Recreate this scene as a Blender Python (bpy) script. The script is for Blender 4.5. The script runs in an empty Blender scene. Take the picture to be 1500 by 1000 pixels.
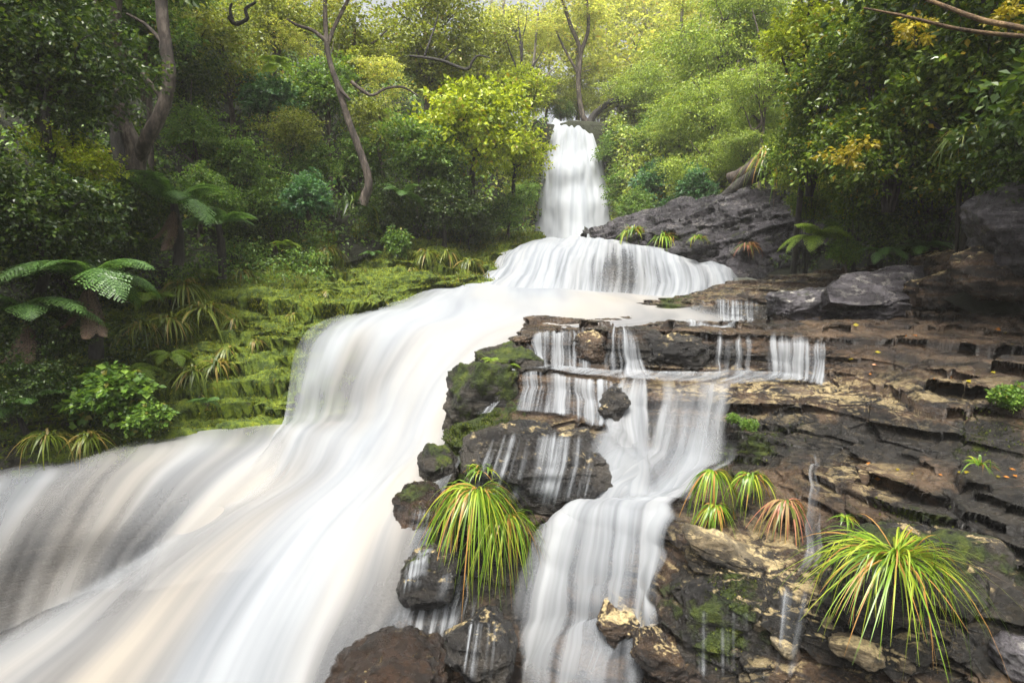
import bpy, math, random
import numpy as np
from mathutils import Vector
from mathutils.bvhtree import BVHTree

# ------------------------------------------------------------------ camera, sky, sun, exposure
SC = bpy.context.scene
COL = SC.collection
R = math.radians
FPX = 833.0
PITCH = math.atan(115 / FPX)
CAMZ = 4.0
cd = bpy.data.cameras.new('camera'); cam = bpy.data.objects.new('camera', cd); COL.objects.link(cam)
cd.sensor_width = 36.0; cd.lens = FPX * 36 / 1500; cd.clip_end = 600; cd.clip_start = 0.05
cam.location = (0, 0, CAMZ); cam.rotation_euler = (math.pi / 2 - PITCH, 0, 0)
SC.camera = cam

SUN_EL, SUN_AZ = R(66), R(-165)
w = bpy.data.worlds.new('World'); SC.world = w; w.use_nodes = True
nt = w.node_tree; nt.nodes.clear()
sky = nt.nodes.new('ShaderNodeTexSky'); sky.sky_type = 'NISHITA'; sky.sun_disc = False
sky.sun_elevation = SUN_EL; sky.sun_rotation = SUN_AZ; sky.dust_density = 10; sky.air_density = 1.0; sky.ozone_density = 1.0
hs = nt.nodes.new('ShaderNodeHueSaturation'); hs.inputs['Saturation'].default_value = 0.28
bg = nt.nodes.new('ShaderNodeBackground'); bg.inputs['Strength'].default_value = 0.135
wo = nt.nodes.new('ShaderNodeOutputWorld')
nt.links.new(sky.outputs[0], hs.inputs['Color']); nt.links.new(hs.outputs[0], bg.inputs[0]); nt.links.new(bg.outputs[0], wo.inputs[0])
sl = bpy.data.lights.new('sun', 'SUN'); sun = bpy.data.objects.new('sun', sl); COL.objects.link(sun)
sl.energy = 2.3; sl.angle = R(16); sl.color = (1.0, 0.95, 0.86)
sun.rotation_euler = (-(math.pi / 2 - SUN_EL), 0, -SUN_AZ); sun.location = (0, 0, 30)
SC.view_settings.view_transform = 'Standard'; SC.view_settings.look = 'None'
SC.view_settings.exposure = 1.2; SC.view_settings.gamma = 1.0
SC.render.engine = 'CYCLES'
cy = SC.cycles
cy.use_denoising = True
cy.max_bounces = 7; cy.diffuse_bounces = 3; cy.glossy_bounces = 2; cy.transmission_bounces = 4
cy.transparent_max_bounces = 24; cy.volume_bounces = 1; cy.caustics_reflective = False; cy.caustics_refractive = False

# ------------------------------------------------------------------ helpers
CP, SP = math.cos(PITCH), math.sin(PITCH)
def P(px, py, d):
    """world point seen at photo position (px, py), d metres in front of the viewpoint"""
    v = -(py - 500) / FPX
    k = d / (CP + v * SP)
    return np.array([(px - 750) / FPX * k, d, CAMZ + (-SP + v * CP) * k])
def PX(p):
    p = np.asarray(p, float); y = p[..., 1]; z = p[..., 2] - CAMZ
    f = y * CP - z * SP; u = y * SP + z * CP
    return np.stack([750 + FPX * p[..., 0] / f, 500 - FPX * u / f], -1)
def MPP(d):
    return d / FPX

def hash3(i, j, k, seed):
    h = (i.astype(np.int64) * 374761393 + j.astype(np.int64) * 668265263 + k.astype(np.int64) * 2147483647 + seed * 1274126177) & 0xffffffff
    h = ((h ^ (h >> 13)) * 1274126177) & 0xffffffff
    h = ((h ^ (h >> 16)) * 2246822519) & 0xffffffff
    return ((h ^ (h >> 15)) & 0xffffff) / float(0xffffff)
def vnoise(p, seed=0):
    i = np.floor(p); f = p - i; u = f * f * (3 - 2 * f); i = i.astype(np.int64)
    r = 0
    for a in (0, 1):
        for b in (0, 1):
            for c in (0, 1):
                wgt = (u[..., 0] if a else 1 - u[..., 0]) * (u[..., 1] if b else 1 - u[..., 1]) * (u[..., 2] if c else 1 - u[..., 2])
                r = r + wgt * hash3(i[..., 0] + a, i[..., 1] + b, i[..., 2] + c, seed)
    return r * 2 - 1
def fbm(p, seed=0, oct=4, gain=0.5):
    r = 0; a = 1.0; q = np.array(p, float)
    for o in range(oct):
        r = r + a * vnoise(q, seed + o * 17); q = q * 2.03 + 11.3; a *= gain
    return r

def worley(p, seed=0):
    """cell id noise: (random value of the nearest cell, distance to the cell border)"""
    i = np.floor(p).astype(np.int64); sh = p.shape[:-1]
    d1 = np.full(sh, 9.0); d2 = np.full(sh, 9.0); idv = np.zeros(sh)
    for a in (-1, 0, 1):
        for b in (-1, 0, 1):
            for c in (-1, 0, 1):
                I, J, K = i[..., 0] + a, i[..., 1] + b, i[..., 2] + c
                q = np.stack([I + hash3(I, J, K, seed), J + hash3(I, J, K, seed + 1), K + hash3(I, J, K, seed + 2)], -1)
                d = np.sqrt(((q - p) ** 2).sum(-1)); v = hash3(I, J, K, seed + 3)
                n1 = d < d1; d2 = np.where(n1, d1, np.minimum(d2, d)); idv = np.where(n1, v, idv); d1 = np.where(n1, d, d1)
    return idv, d2 - d1

def unit(rng, n):
    v = rng.normal(size=(n, 3)); return v / np.linalg.norm(v, axis=1, keepdims=True)
def mesh_from(name, verts, faces, mat=None, smooth=True, uv=None, attrs=None):
    """verts (N,3); faces (F,k) integer array with k = 3 or 4"""
    verts = np.asarray(verts, np.float32); faces = np.asarray(faces, np.int32)
    me = bpy.data.meshes.new(name)
    me.vertices.add(len(verts)); me.vertices.foreach_set('co', verts.ravel())
    nf, k = faces.shape
    me.loops.add(nf * k); me.loops.foreach_set('vertex_index', faces.ravel())
    me.polygons.add(nf); me.polygons.foreach_set('loop_start', np.arange(0, nf * k, k, dtype=np.int32))
    me.polygons.foreach_set('loop_total', np.full(nf, k, np.int32))
    me.polygons.foreach_set('use_smooth', np.full(nf, smooth, bool))
    if uv is not None:
        l = me.uv_layers.new(name='UVMap'); l.data.foreach_set('uv', np.asarray(uv, np.float32)[faces.ravel()].ravel())
    if attrs:
        for an, av in attrs.items():
            a = me.attributes.new(an, 'FLOAT', 'POINT'); a.data.foreach_set('value', np.asarray(av, np.float32).ravel())
    me.update(calc_edges=True)
    if mat: me.materials.append(mat)
    return me
def link(name, me, parent=None, loc=None):
    o = bpy.data.objects.new(name, me); COL.objects.link(o)
    if parent is not None: o.parent = parent
    if loc is not None: o.location = loc
    return o
def tag(o, label=None, cat=None, group=None, kind=None):
    if label: o['label'] = label
    if cat: o['category'] = cat
    if group: o['group'] = group
    if kind: o['kind'] = kind
    return o
def empty(name, loc, label, cat, group=None):
    o = bpy.data.objects.new(name, None); COL.objects.link(o); o.location = loc; o.empty_display_size = 0.1
    return tag(o, label, cat, group)
def origin_to(o, loc):
    """move an unparented mesh object's origin to loc keeping the geometry in place"""
    me = o.data; n = len(me.vertices); a = np.empty(n * 3, np.float32); me.vertices.foreach_get('co', a)
    a = a.reshape(-1, 3) - np.asarray(loc, np.float32); me.vertices.foreach_set('co', a.ravel()); me.update(); o.location = loc

def grid_faces(nr, nc):
    i = np.arange(nr * nc).reshape(nr, nc)
    return np.stack([i[:-1, :-1], i[1:, :-1], i[1:, 1:], i[:-1, 1:]], -1).reshape(-1, 4)
def resample(G, axis, n, smooth):
    """interpolate control grid along axis to n samples, uniform in control index"""
    G = np.moveaxis(np.asarray(G, float), axis, 0); m = len(G)
    t = np.linspace(0, m - 1, n); i = np.clip(t.astype(int), 0, m - 2); f = (t - i).reshape((-1,) + (1,) * (G.ndim - 1))
    p1, p2 = G[i], G[i + 1]
    if smooth:
        p0 = np.where((i > 0).reshape(f.shape), G[np.maximum(i - 1, 0)], 2 * p1 - p2)
        p3 = np.where((i < m - 2).reshape(f.shape), G[np.minimum(i + 2, m - 1)], 2 * p2 - p1)
        c = 0.5 * (2 * p1 + (p2 - p0) * f + (2 * p0 - 5 * p1 + 4 * p2 - p3) * f ** 2 + (3 * p1 - p0 - 3 * p2 + p3) * f ** 3)
        if smooth < 1: c = smooth * c + (1 - smooth) * (p1 + (p2 - p1) * f)
        r = c
    else:
        r = p1 + (p2 - p1) * f
    return np.moveaxis(r, 0, axis)
def grid_normals(V):
    du = np.gradient(V, axis=1); dv = np.gradient(V, axis=0)
    n = np.cross(dv, du); n /= np.linalg.norm(n, axis=-1, keepdims=True) + 1e-9
    return n
def blur(V, k):
    for ax in (0, 1):
        for _ in range(k):
            s = np.copy(V)
            sl0 = [slice(None)] * V.ndim; sl1 = [slice(None)] * V.ndim; slm = [slice(None)] * V.ndim
            sl0[ax] = slice(0, -2); sl1[ax] = slice(2, None); slm[ax] = slice(1, -1)
            s[tuple(slm)] = 0.25 * V[tuple(sl0)] + 0.5 * V[tuple(slm)] + 0.25 * V[tuple(sl1)]
            V = s
    return V
def ctrl(rows):
    return np.array([[P(*c[:3]) for c in r] for r in rows])

def tube(pts, rads, n=8, rough=0.0, seed=0, sub=5):
    """one tapered limb along a smooth polyline: returns verts, faces"""
    pts = np.asarray(pts, float); m = (len(pts) - 1) * sub + 1
    c = resample(pts, 0, m, 1.0); r = resample(np.asarray(rads, float).reshape(-1, 1), 0, m, 0)[:, 0]
    t = np.gradient(c, axis=0); t /= np.linalg.norm(t, axis=1, keepdims=True) + 1e-9
    ref = np.array([0.31, 0.9, 0.2]); a = np.cross(t, ref); a /= np.linalg.norm(a, axis=1, keepdims=True) + 1e-9
    b = np.cross(t, a)
    th = np.linspace(0, 2 * math.pi, n, endpoint=False)
    ring = a[:, None, :] * np.cos(th)[None, :, None] + b[:, None, :] * np.sin(th)[None, :, None]
    rr = r[:, None] * np.ones((m, n))
    if rough:
        q = c[:, None, :] + ring * r[:, None, None]
        rr = rr * (1 + rough * fbm(q / max(r.max(), 1e-3) * 0.9, seed, 3))
    V = (c[:, None, :] + ring * rr[..., None]).reshape(-1, 3)
    i = np.arange(m * n).reshape(m, n); j = np.roll(i, -1, axis=1)
    F = np.stack([i[:-1], j[:-1], j[1:], i[1:]], -1).reshape(-1, 4)
    return V, F
def merge(parts):
    Vs, Fs, o = [], [], 0
    for V, F in parts:
        Vs.append(V); Fs.append(F + o); o += len(V)
    return np.concatenate(Vs), np.concatenate(Fs)

# ------------------------------------------------------------------ materials
def mat(name):
    m = bpy.data.materials.new(name); m.use_nodes = True; t = m.node_tree; t.nodes.clear()
    out = t.nodes.new('ShaderNodeOutputMaterial')
    return m, t, out
class N:
    """small node-building helper"""
    def __init__(s, t): s.t = t
    def new(s, typ, **kw):
        n = s.t.nodes.new(typ)
        for k, v in kw.items(): setattr(n, k, v)
        return n
    def link(s, a, b): s.t.links.new(a, b)
    def val(s, sock, v):
        if hasattr(v, 'is_linked') or isinstance(v, bpy.types.NodeSocket): s.link(v, sock)
        else: sock.default_value = v
    def math(s, op, a, b=0.0, c=0.0, clamp=False):
        n = s.new('ShaderNodeMath', operation=op, use_clamp=clamp)
        for i, v in enumerate((a, b, c)): s.val(n.inputs[i], v)
        return n.outputs[0]
    def noise(s, vec, scale, detail=4, rough=0.55, dist=0.0):
        n = s.new('ShaderNodeTexNoise'); s.val(n.inputs['Vector'], vec)
        n.inputs['Scale'].default_value = scale; n.inputs['Detail'].default_value = detail
        n.inputs['Roughness'].default_value = rough; n.inputs['Distortion'].default_value = dist
        return n.outputs[0]
    def ramp(s, f, stops, interp='LINEAR'):
        n = s.new('ShaderNodeValToRGB'); s.link(f, n.inputs[0]); cr = n.color_ramp; cr.interpolation = interp
        while len(cr.elements) < len(stops): cr.elements.new(0.5)
        for e, (p, c) in zip(cr.elements, stops):
            e.position = p; e.color = (c, c, c, 1) if isinstance(c, (int, float)) else (*c, 1)
        return n.outputs[0]
    def mix(s, f, a, b):
        n = s.new('ShaderNodeMix', data_type='RGBA'); s.val(n.inputs[0], f)
        for i, v in ((6, a), (7, b)):
            if isinstance(v, tuple): n.inputs[i].default_value = (*v, 1)
            else: s.link(v, n.inputs[i])
        return n.outputs[2]
    def smooth(s, x, a, b):
        n = s.new('ShaderNodeMapRange', interpolation_type='SMOOTHSTEP'); s.val(n.inputs[0], x)
        n.inputs[1].default_value = a; n.inputs[2].default_value = b
        return n.outputs[0]
    def vmul(s, v, xyz):
        n = s.new('ShaderNodeVectorMath', operation='MULTIPLY'); s.link(v, n.inputs[0]); n.inputs[1].default_value = xyz
        return n.outputs[0]

def rock_material(name, cols, tan=0.0, moss=0.0, rough=(0.25, 0.6), tan_col=(0.42, 0.33, 0.17), bump=1.0, mb=.42):
    """layered wet stone; attribute 'moss' (0..1) puts moss where it grows, tan = dry lichened upper faces"""
    m, t, out = mat(name); n = N(t)
    g = n.new('ShaderNodeNewGeometry'); pos = g.outputs['Position']
    sp = n.new('ShaderNodeSeparateXYZ'); n.link(g.outputs['Normal'], sp.inputs[0]); up = sp.outputs[2]
    strat = n.vmul(pos, (0.9, 0.9, 7.0))
    c1 = n.noise(strat, 1.3, 6, 0.62, 0.4); c2 = n.noise(pos, 9.0, 6, 0.65); c3 = n.noise(pos, 1.1, 3)
    base = n.ramp(c1, [(0.36, cols[0]), (0.48, cols[1]), (0.60, cols[2]), (0.76, cols[3])])
    base = n.mix(n.smooth(c2, 0.52, 0.72), base, cols[0])
    wet = n.new('ShaderNodeAttribute', attribute_name='wet').outputs['Fac']  # dark tone for wet algae stone, with ledge shade painted in too
    wm = n.smooth(n.math('ADD', wet, n.math('MULTIPLY', n.math('SUBTRACT', n.noise(pos, 2.6, 6, 0.68), 0.5), 1.2)), 0.4, 0.65)
    base = n.mix(n.math('MULTIPLY', n.smooth(c3, 0.5, 0.66), 0.7), base, cols[3])
    base = n.mix(wm, base, n.ramp(c2, [(0.35, (0.006, 0.006, 0.005)), (0.7, (0.026, 0.023, 0.019))]))
    if tan > 0:
        k = n.noise(pos, 5.0, 6, 0.68, 0.6)
        tm = n.math('MULTIPLY', n.smooth(up, 0.62, 0.92), n.smooth(k, 0.62 - 0.16 * tan, 0.72 - 0.16 * tan))
        ta = n.new('ShaderNodeAttribute', attribute_name='tan').outputs['Fac']
        tm = n.math('MULTIPLY', tm, ta)
        tcol = n.ramp(n.noise(pos, 22, 4, 0.7), [(0.3, tuple(x * 0.45 for x in tan_col)), (0.5, tan_col), (0.75, tuple(min(1, x * 1.5) for x in tan_col))])
        base = n.mix(tm, base, tcol)
    gr = n.noise(pos, 38.0, 5, 0.75, 0.3)
    base = n.mix(n.smooth(gr, 0.5, 0.36), base, n.mix(0.5, base, (0.004, 0.004, 0.004)))
    base = n.mix(n.math('MULTIPLY', n.smooth(gr, 0.58, 0.7), 0.3), base, tuple(min(1, c * 1.7) for c in cols[3]))
    rg = n.ramp(n.noise(pos, 6.0, 5, 0.6), [(0.35, rough[0]), (0.65, rough[1])])
    h = n.math('ADD', n.math('MULTIPLY', n.noise(strat, 4.0, 8, 0.7, 0.3), 0.6), n.math('MULTIPLY', gr, 0.35))
    if moss > 0:
        at = n.new('ShaderNodeAttribute', attribute_name='moss').outputs['Fac']
        k = n.noise(pos, 3.2, 7, 0.7)
        mm = n.smooth(n.math('ADD', n.math('MULTIPLY', at, 1.0), n.math('MULTIPLY', n.math('SUBTRACT', k, 0.5), 1.7)), 0.42, 0.62)
        mc = n.ramp(n.noise(pos, 5.5, 7, 0.72), [(p_, tuple(mb * c for c in c3)) for p_, c3 in [(0.28, (0.014, 0.024, 0.004)), (0.42, (0.045, 0.078, 0.006)), (0.55, (0.13, 0.185, 0.010)), (0.72, (0.26, 0.30, 0.016))]])
        mc = n.mix(n.smooth(n.noise(pos, 55, 3, 0.7), 0.5, 0.75), mc, (0.02, 0.035, 0.006))
        base = n.mix(mm, base, mc); rg = n.mix(mm, rg, (0.9, 0.9, 0.9))
        h = n.math('ADD', h, n.math('MULTIPLY', mm, n.math('MULTIPLY', n.noise(pos, 42, 4, 0.75), 1.1)))
    b = n.new('ShaderNodeBump'); b.inputs['Strength'].default_value = 0.85; b.inputs['Distance'].default_value = 0.06 * bump
    n.link(h, b.inputs['Height'])
    p = n.new('ShaderNodeBsdfPrincipled'); n.link(base, p.inputs['Base Color']); n.link(rg, p.inputs['Roughness']); n.link(b.outputs[0], p.inputs['Normal'])
    n.link(p.outputs[0], out.inputs[0])
    return m
ROCK_COLS = [(0.004, 0.0035, 0.003), (0.022, 0.014, 0.009), (0.068, 0.042, 0.023), (0.125, 0.085, 0.053)]
M_BANK = rock_material('wet_layered_rock', ROCK_COLS, tan=1.0, moss=1.0, rough=(0.07, 0.4), bump=1.6)
M_MOSSBANK = rock_material('mossy_rock', [(0.008, 0.008, 0.006), (0.02, 0.018, 0.011), (0.045, 0.036, 0.022), (0.07, 0.06, 0.04)], moss=1.0, rough=(0.4, 0.8), mb=1.0)
M_MOSSROCK = rock_material('dark_mossy_rock', [(0.006, 0.006, 0.005), (0.016, 0.014, 0.01), (0.036, 0.029, 0.02), (0.06, 0.05, 0.036)], moss=1.0, rough=(0.25, 0.6), mb=.5, bump=1.5)
M_GREY = rock_material('grey_purple_rock', [(0.012, 0.011, 0.013), (0.042, 0.038, 0.043), (0.082, 0.075, 0.084), (0.14, 0.13, 0.14)], tan=0.6, moss=1.0, rough=(0.16, 0.45), bump=1.8, tan_col=(0.4, 0.38, 0.33))
M_OUT = rock_material('dark_layered_outcrop', [(0.006, 0.006, 0.007), (0.02, 0.018, 0.021), (0.046, 0.041, 0.047), (0.085, 0.078, 0.086)], tan=0.6, moss=1.0, rough=(0.14, 0.42), bump=2.4, tan_col=(0.25, 0.23, 0.2))
M_BROWN = rock_material('brown_wet_rock', [(0.006, 0.005, 0.004), (0.02, 0.012, 0.007), (0.038, 0.021, 0.012), (0.07, 0.043, 0.026)], tan=0.1, moss=1.0, rough=(0.1, 0.38), bump=1.8)
M_DARK = rock_material('black_wet_rock', [(0.006, 0.006, 0.006), (0.014, 0.013, 0.012), (0.03, 0.027, 0.023), (0.06, 0.052, 0.042)], tan=0.5, moss=1.0, rough=(0.1, 0.38), bump=1.8)
M_TAN = rock_material('tan_lichened_stone', [(0.008, 0.007, 0.005), (0.045, 0.034, 0.02), (0.15, 0.115, 0.065), (0.3, 0.245, 0.15)], tan=0.9, bump=1.6, moss=0.0, rough=(0.4, 0.75))

def soil_material():
    m, t, out = mat('dark_forest_soil'); n = N(t); pos = n.new('ShaderNodeNewGeometry').outputs['Position']
    c = n.ramp(n.noise(pos, 1.5, 7, 0.7), [(0.3, (0.008, 0.008, 0.004)), (0.55, (0.02, 0.024, 0.009)), (0.75, (0.035, 0.045, 0.012))])
    b = n.new('ShaderNodeBump'); b.inputs['Distance'].default_value = 0.2; n.link(n.noise(pos, 6, 6, 0.7), b.inputs['Height'])
    p = n.new('ShaderNodeBsdfPrincipled'); n.link(c, p.inputs['Base Color']); p.inputs['Roughness'].default_value = 0.9
    n.link(b.outputs[0], p.inputs['Normal']); n.link(p.outputs[0], out.inputs[0]); return m
M_SOIL = soil_material()

def leaf_material(name, dark, mid, light, accent=None, acc=0.04, trans=0.38, rough=0.38):
    m, t, out = mat(name); n = N(t); g = n.new('ShaderNodeNewGeometry')
    rnd = g.outputs['Random Per Island']; pos = g.outputs['Position']
    k = n.math('ADD', n.math('MULTIPLY', rnd, 0.6), n.math('MULTIPLY', n.noise(pos, 0.9, 3), 0.4))
    stops = [(0.22, dark), (0.5, mid), (0.78, light)]
    c = n.ramp(k, stops)
    if accent: c = n.mix(n.math('GREATER_THAN', n.math('FRACT', n.math('MULTIPLY', rnd, 37.7)), 1 - acc), c, accent)
    p = n.new('ShaderNodeBsdfPrincipled'); n.link(c, p.inputs['Base Color']); p.inputs['Roughness'].default_value = rough
    p.inputs['Specular IOR Level'].default_value = 0.45
    tr = n.new('ShaderNodeBsdfTranslucent')
    mx = n.new('ShaderNodeMixShader'); mx.inputs[0].default_value = trans
    tc = n.new('ShaderNodeMix', data_type='RGBA', blend_type='MULTIPLY'); tc.inputs[0].default_value = 1.0
    n.link(c, tc.inputs[6]); tc.inputs[7].default_value = (1.5, 1.45, 0.7, 1); n.link(tc.outputs[2], tr.inputs[0])
    n.link(p.outputs[0], mx.inputs[1]); n.link(tr.outputs[0], mx.inputs[2]); n.link(mx.outputs[0], out.inputs[0])
    return m
L_LIME = leaf_material('lime_leaf', (0.103, 0.161, 0.011), (0.265, 0.333, 0.017), (0.437, 0.494, 0.034), (0.32, 0.24, 0.03), 0.04)
L_MID = leaf_material('mid_green_leaf', (0.044, 0.094, 0.018), (0.106, 0.200, 0.030), (0.200, 0.312, 0.050), (0.2, 0.19, 0.03), 0.03)
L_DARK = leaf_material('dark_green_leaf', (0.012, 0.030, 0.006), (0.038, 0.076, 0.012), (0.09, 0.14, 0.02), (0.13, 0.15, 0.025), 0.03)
L_OLIVE = leaf_material('olive_leaf', (0.081, 0.106, 0.018), (0.188, 0.231, 0.030), (0.325, 0.362, 0.056), (0.24, 0.18, 0.04), 0.03)
L_BLUE = leaf_material('cool_green_leaf', (0.030, 0.078, 0.036), (0.066, 0.168, 0.066), (0.132, 0.264, 0.096))
L_GLOSS = leaf_material('glossy_green_leaf', (0.036, 0.072, 0.010), (0.090, 0.150, 0.018), (0.192, 0.264, 0.030), (0.35, 0.26, 0.03), 0.03, 0.3, 0.24)
L_FEATHER = leaf_material('feathery_green_leaf', (0.104, 0.169, 0.026), (0.234, 0.325, 0.046), (0.390, 0.468, 0.078), (0.3, 0.28, 0.05), 0.03)
L_PALE = leaf_material('pale_backlit_leaf', (0.16, 0.19, 0.05), (0.32, 0.36, 0.09), (0.48, 0.5, 0.16), (0.45, 0.35, 0.12), .05, .6)  # backlight on the far trees put into a paler leaf colour
L_YELLOW = leaf_material('yellow_leaf', (0.18, 0.15, 0.012), (0.32, 0.265, 0.02), (0.42, 0.36, 0.035))
L_FERN = leaf_material('fern_green', (0.042, 0.098, 0.025), (0.084, 0.168, 0.042), (0.140, 0.252, 0.070))
L_FERNLIME = leaf_material('bright_fern_green', (0.078, 0.143, 0.016), (0.156, 0.247, 0.026), (0.260, 0.351, 0.039))
L_DEAD = leaf_material('dead_frond_brown', (0.05, 0.03, 0.02), (0.10, 0.065, 0.045), (0.16, 0.11, 0.08))
L_TUSS = leaf_material('tussock_blade', (0.07, 0.14, 0.012), (0.16, 0.27, 0.02), (0.34, 0.38, 0.04), (0.36, 0.19, 0.05), 0.11, 0.3, 0.35)
L_TUSSRED = leaf_material('rusty_tussock_blade', (0.07, 0.12, 0.015), (0.2, 0.16, 0.05), (0.4, 0.22, 0.11), (0.38, 0.16, 0.1), 0.3, 0.3, 0.4)
L_GRASS = leaf_material('bank_grass', (0.05, 0.08, 0.01), (0.12, 0.16, 0.02), (0.22, 0.25, 0.035), (0.25, 0.19, 0.05), 0.12)
L_DMOSS = leaf_material('dark_moss_tuft', (0.015, 0.028, 0.004), (0.05, 0.075, 0.008), (0.12, 0.15, 0.012), None, 0, 0.25, 0.7)
L_MOSS = leaf_material('moss_tuft', (0.035, 0.055, 0.004), (0.15, 0.185, 0.010), (0.33, 0.34, 0.018), None, 0, 0.25, 0.7)

def bark_material(name, a, b, c):
    m, t, out = mat(name); n = N(t); pos = n.new('ShaderNodeNewGeometry').outputs['Position']
    v = n.vmul(pos, (5, 5, 1.6))
    col = n.ramp(n.noise(v, 1.6, 7, 0.68), [(0.32, a), (0.5, b), (0.66, c)])
    bm = n.new('ShaderNodeBump'); bm.inputs['Distance'].default_value = 0.05; n.link(n.noise(v, 5, 6, 0.7), bm.inputs['Height'])
    p = n.new('ShaderNodeBsdfPrincipled'); n.link(col, p.inputs['Base Color']); p.inputs['Roughness'].default_value = 0.8
    n.link(bm.outputs[0], p.inputs['Normal']); n.link(p.outputs[0], out.inputs[0]); return m
B_BROWN = bark_material('brown_bark', (0.015, 0.012, 0.009), (0.06, 0.045, 0.035), (0.17, 0.14, 0.11))
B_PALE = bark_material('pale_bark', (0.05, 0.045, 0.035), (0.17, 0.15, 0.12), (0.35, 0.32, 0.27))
B_DARK = bark_material('dark_bark', (0.008, 0.007, 0.006), (0.022, 0.019, 0.016), (0.05, 0.045, 0.035))
B_RUST = bark_material('rust_bark', (0.03, 0.018, 0.009), (0.11, 0.065, 0.028), (0.22, 0.14, 0.06))

def water_material(name, fu, fv, contrast, cream, soft=(0.05, 0.95), white=1.0):
    """foaming water: how much foam there is at a point decides how much of the rock below shows"""
    m, t, out = mat(name); n = N(t)
    uv = n.new('ShaderNodeUVMap').outputs[0]
    dens = n.new('ShaderNodeAttribute', attribute_name='foam').outputs['Fac']
    s1 = n.noise(n.vmul(uv, (fu, fv, 1)), 1.0, 2, 0.5); s2 = n.noise(n.vmul(uv, (fu * 3.3, fv * 1.4, 1)), 1.0, 3, 0.6)
    s3 = n.noise(n.vmul(uv, (fu * 0.28, fv * 0.8, 1)), 1.0, 3, 0.5)
    s = n.math('ADD', n.math('MULTIPLY', s1, 0.52), n.math('ADD', n.math('MULTIPLY', s2, 0.10), n.math('MULTIPLY', s3, 0.38)))
    a = n.math('ADD', dens, n.math('MULTIPLY', n.math('SUBTRACT', s, 0.5), contrast))
    a = n.smooth(a, soft[0], soft[1])
    cm = n.smooth(n.noise(n.vmul(uv, (fu * 0.22, fv * 0.5, 1)), 1.0, 3, 0.5), 0.42, 0.68)
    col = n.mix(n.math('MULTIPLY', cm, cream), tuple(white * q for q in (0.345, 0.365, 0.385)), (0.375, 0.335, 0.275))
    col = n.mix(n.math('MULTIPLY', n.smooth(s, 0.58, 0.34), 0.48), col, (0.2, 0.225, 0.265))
    d = n.new('ShaderNodeBsdfDiffuse'); n.link(col, d.inputs[0])
    tr = n.new('ShaderNodeBsdfTranslucent'); n.link(col, tr.inputs[0])
    mx = n.new('ShaderNodeMixShader'); mx.inputs[0].default_value = 0.3; n.link(d.outputs[0], mx.inputs[1]); n.link(tr.outputs[0], mx.inputs[2])
    tp = n.new('ShaderNodeBsdfTransparent')
    m2 = n.new('ShaderNodeMixShader'); n.link(a, m2.inputs[0]); n.link(tp.outputs[0], m2.inputs[1]); n.link(mx.outputs[0], m2.inputs[2])
    n.link(m2.outputs[0], out.inputs[0]); return m
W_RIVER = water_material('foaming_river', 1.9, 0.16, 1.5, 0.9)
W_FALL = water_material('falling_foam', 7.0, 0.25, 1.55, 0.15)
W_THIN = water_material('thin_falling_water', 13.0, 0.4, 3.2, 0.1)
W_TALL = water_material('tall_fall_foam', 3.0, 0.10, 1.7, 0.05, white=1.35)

def pool_material():
    m, t, out = mat('dark_water'); n = N(t); uv = n.new('ShaderNodeUVMap').outputs[0]
    p = n.new('ShaderNodeBsdfPrincipled'); p.inputs['Base Color'].default_value = (0.02, 0.019, 0.02, 1); p.inputs['Roughness'].default_value = 0.12
    b = n.new('ShaderNodeBump'); b.inputs['Distance'].default_value = 0.05; n.link(n.noise(n.vmul(uv, (3, 0.5, 1)), 1.0, 4), b.inputs['Height'])
    n.link(b.outputs[0], p.inputs['Normal']); n.link(p.outputs[0], out.inputs[0]); return m
M_POOL = pool_material()

# ------------------------------------------------------------------ hills round the gorge
FOOT = [  # px, py, depth, outward x, y, cliff?
    (-1500, 900, 3.5, -1, -.3, 0), (-600, 640, 6, -1, .1, 0), (-300, 440, 9, -.9, .4, 0), (0, 400, 11, -.8, .6, 0), (250, 365, 15, -.7, .7, 0), (450, 345, 19, -.62, .78, 0),
    (650, 338, 23, -.5, .85, 0), (735, 345, 28, -.35, .93, .25), (785, 350, 37, -.05, 1, 1), (895, 350, 37, .05, 1, 1), (915, 338, 32, .3, .95, .4), (1000, 335, 27, .5, .85, 0),
    (1130, 340, 21, .75, .65, 0), (1205, 392, 15.0, .85, .5, 0), (1400, 385, 11.5, .95, .3, 0), (1560, 372, 9, 1, .1, 0), (1900, 420, 6.5, 1, -.1, 0), (2800, 700, 3.5, 1, -.5, 0)]
OUT = [-1.5, 0, 1.2, 3, 6, 10, 16, 30, 60]
RISE0 = [-.8, 0, 1.3, 3.0, 5.6, 8.6, 12, 18, 24]
RISE1 = [-.8, 0, 7.0, 7.2, 7.4, 7.8, 8.4, 9.6, 11]
g = []
for k, (o, r0, r1) in enumerate(zip(OUT, RISE0, RISE1)):
    row = []
    for (px, py, d, ox, oy, cl) in FOOT:
        p = P(px, py, d); v = np.array([ox, oy]); v /= np.linalg.norm(v)
        oo = o if cl < 1 else (o if k != 2 else 0.6)
        row.append([p[0] + v[0] * oo, p[1] + v[1] * oo, p[2] + (1 - cl) * r0 + cl * r1])
    g.append(row)
HV = resample(resample(np.array(g), 1, 220, 0.6), 0, 120, 0.5)
HV[..., 2] += 0.5 * fbm(HV * 0.35, 5, 4); HV[..., 0] += 0.3 * fbm(HV * 0.4, 9, 3)
hill = link('hill', mesh_from('hill', HV.reshape(-1, 3), grid_faces(120, 220), M_SOIL)); tag(hill, kind='structure')
BVH = BVHTree.FromPolygons([Vector(v) for v in HV.reshape(-1, 3)], grid_faces(120, 220).tolist())
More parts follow.
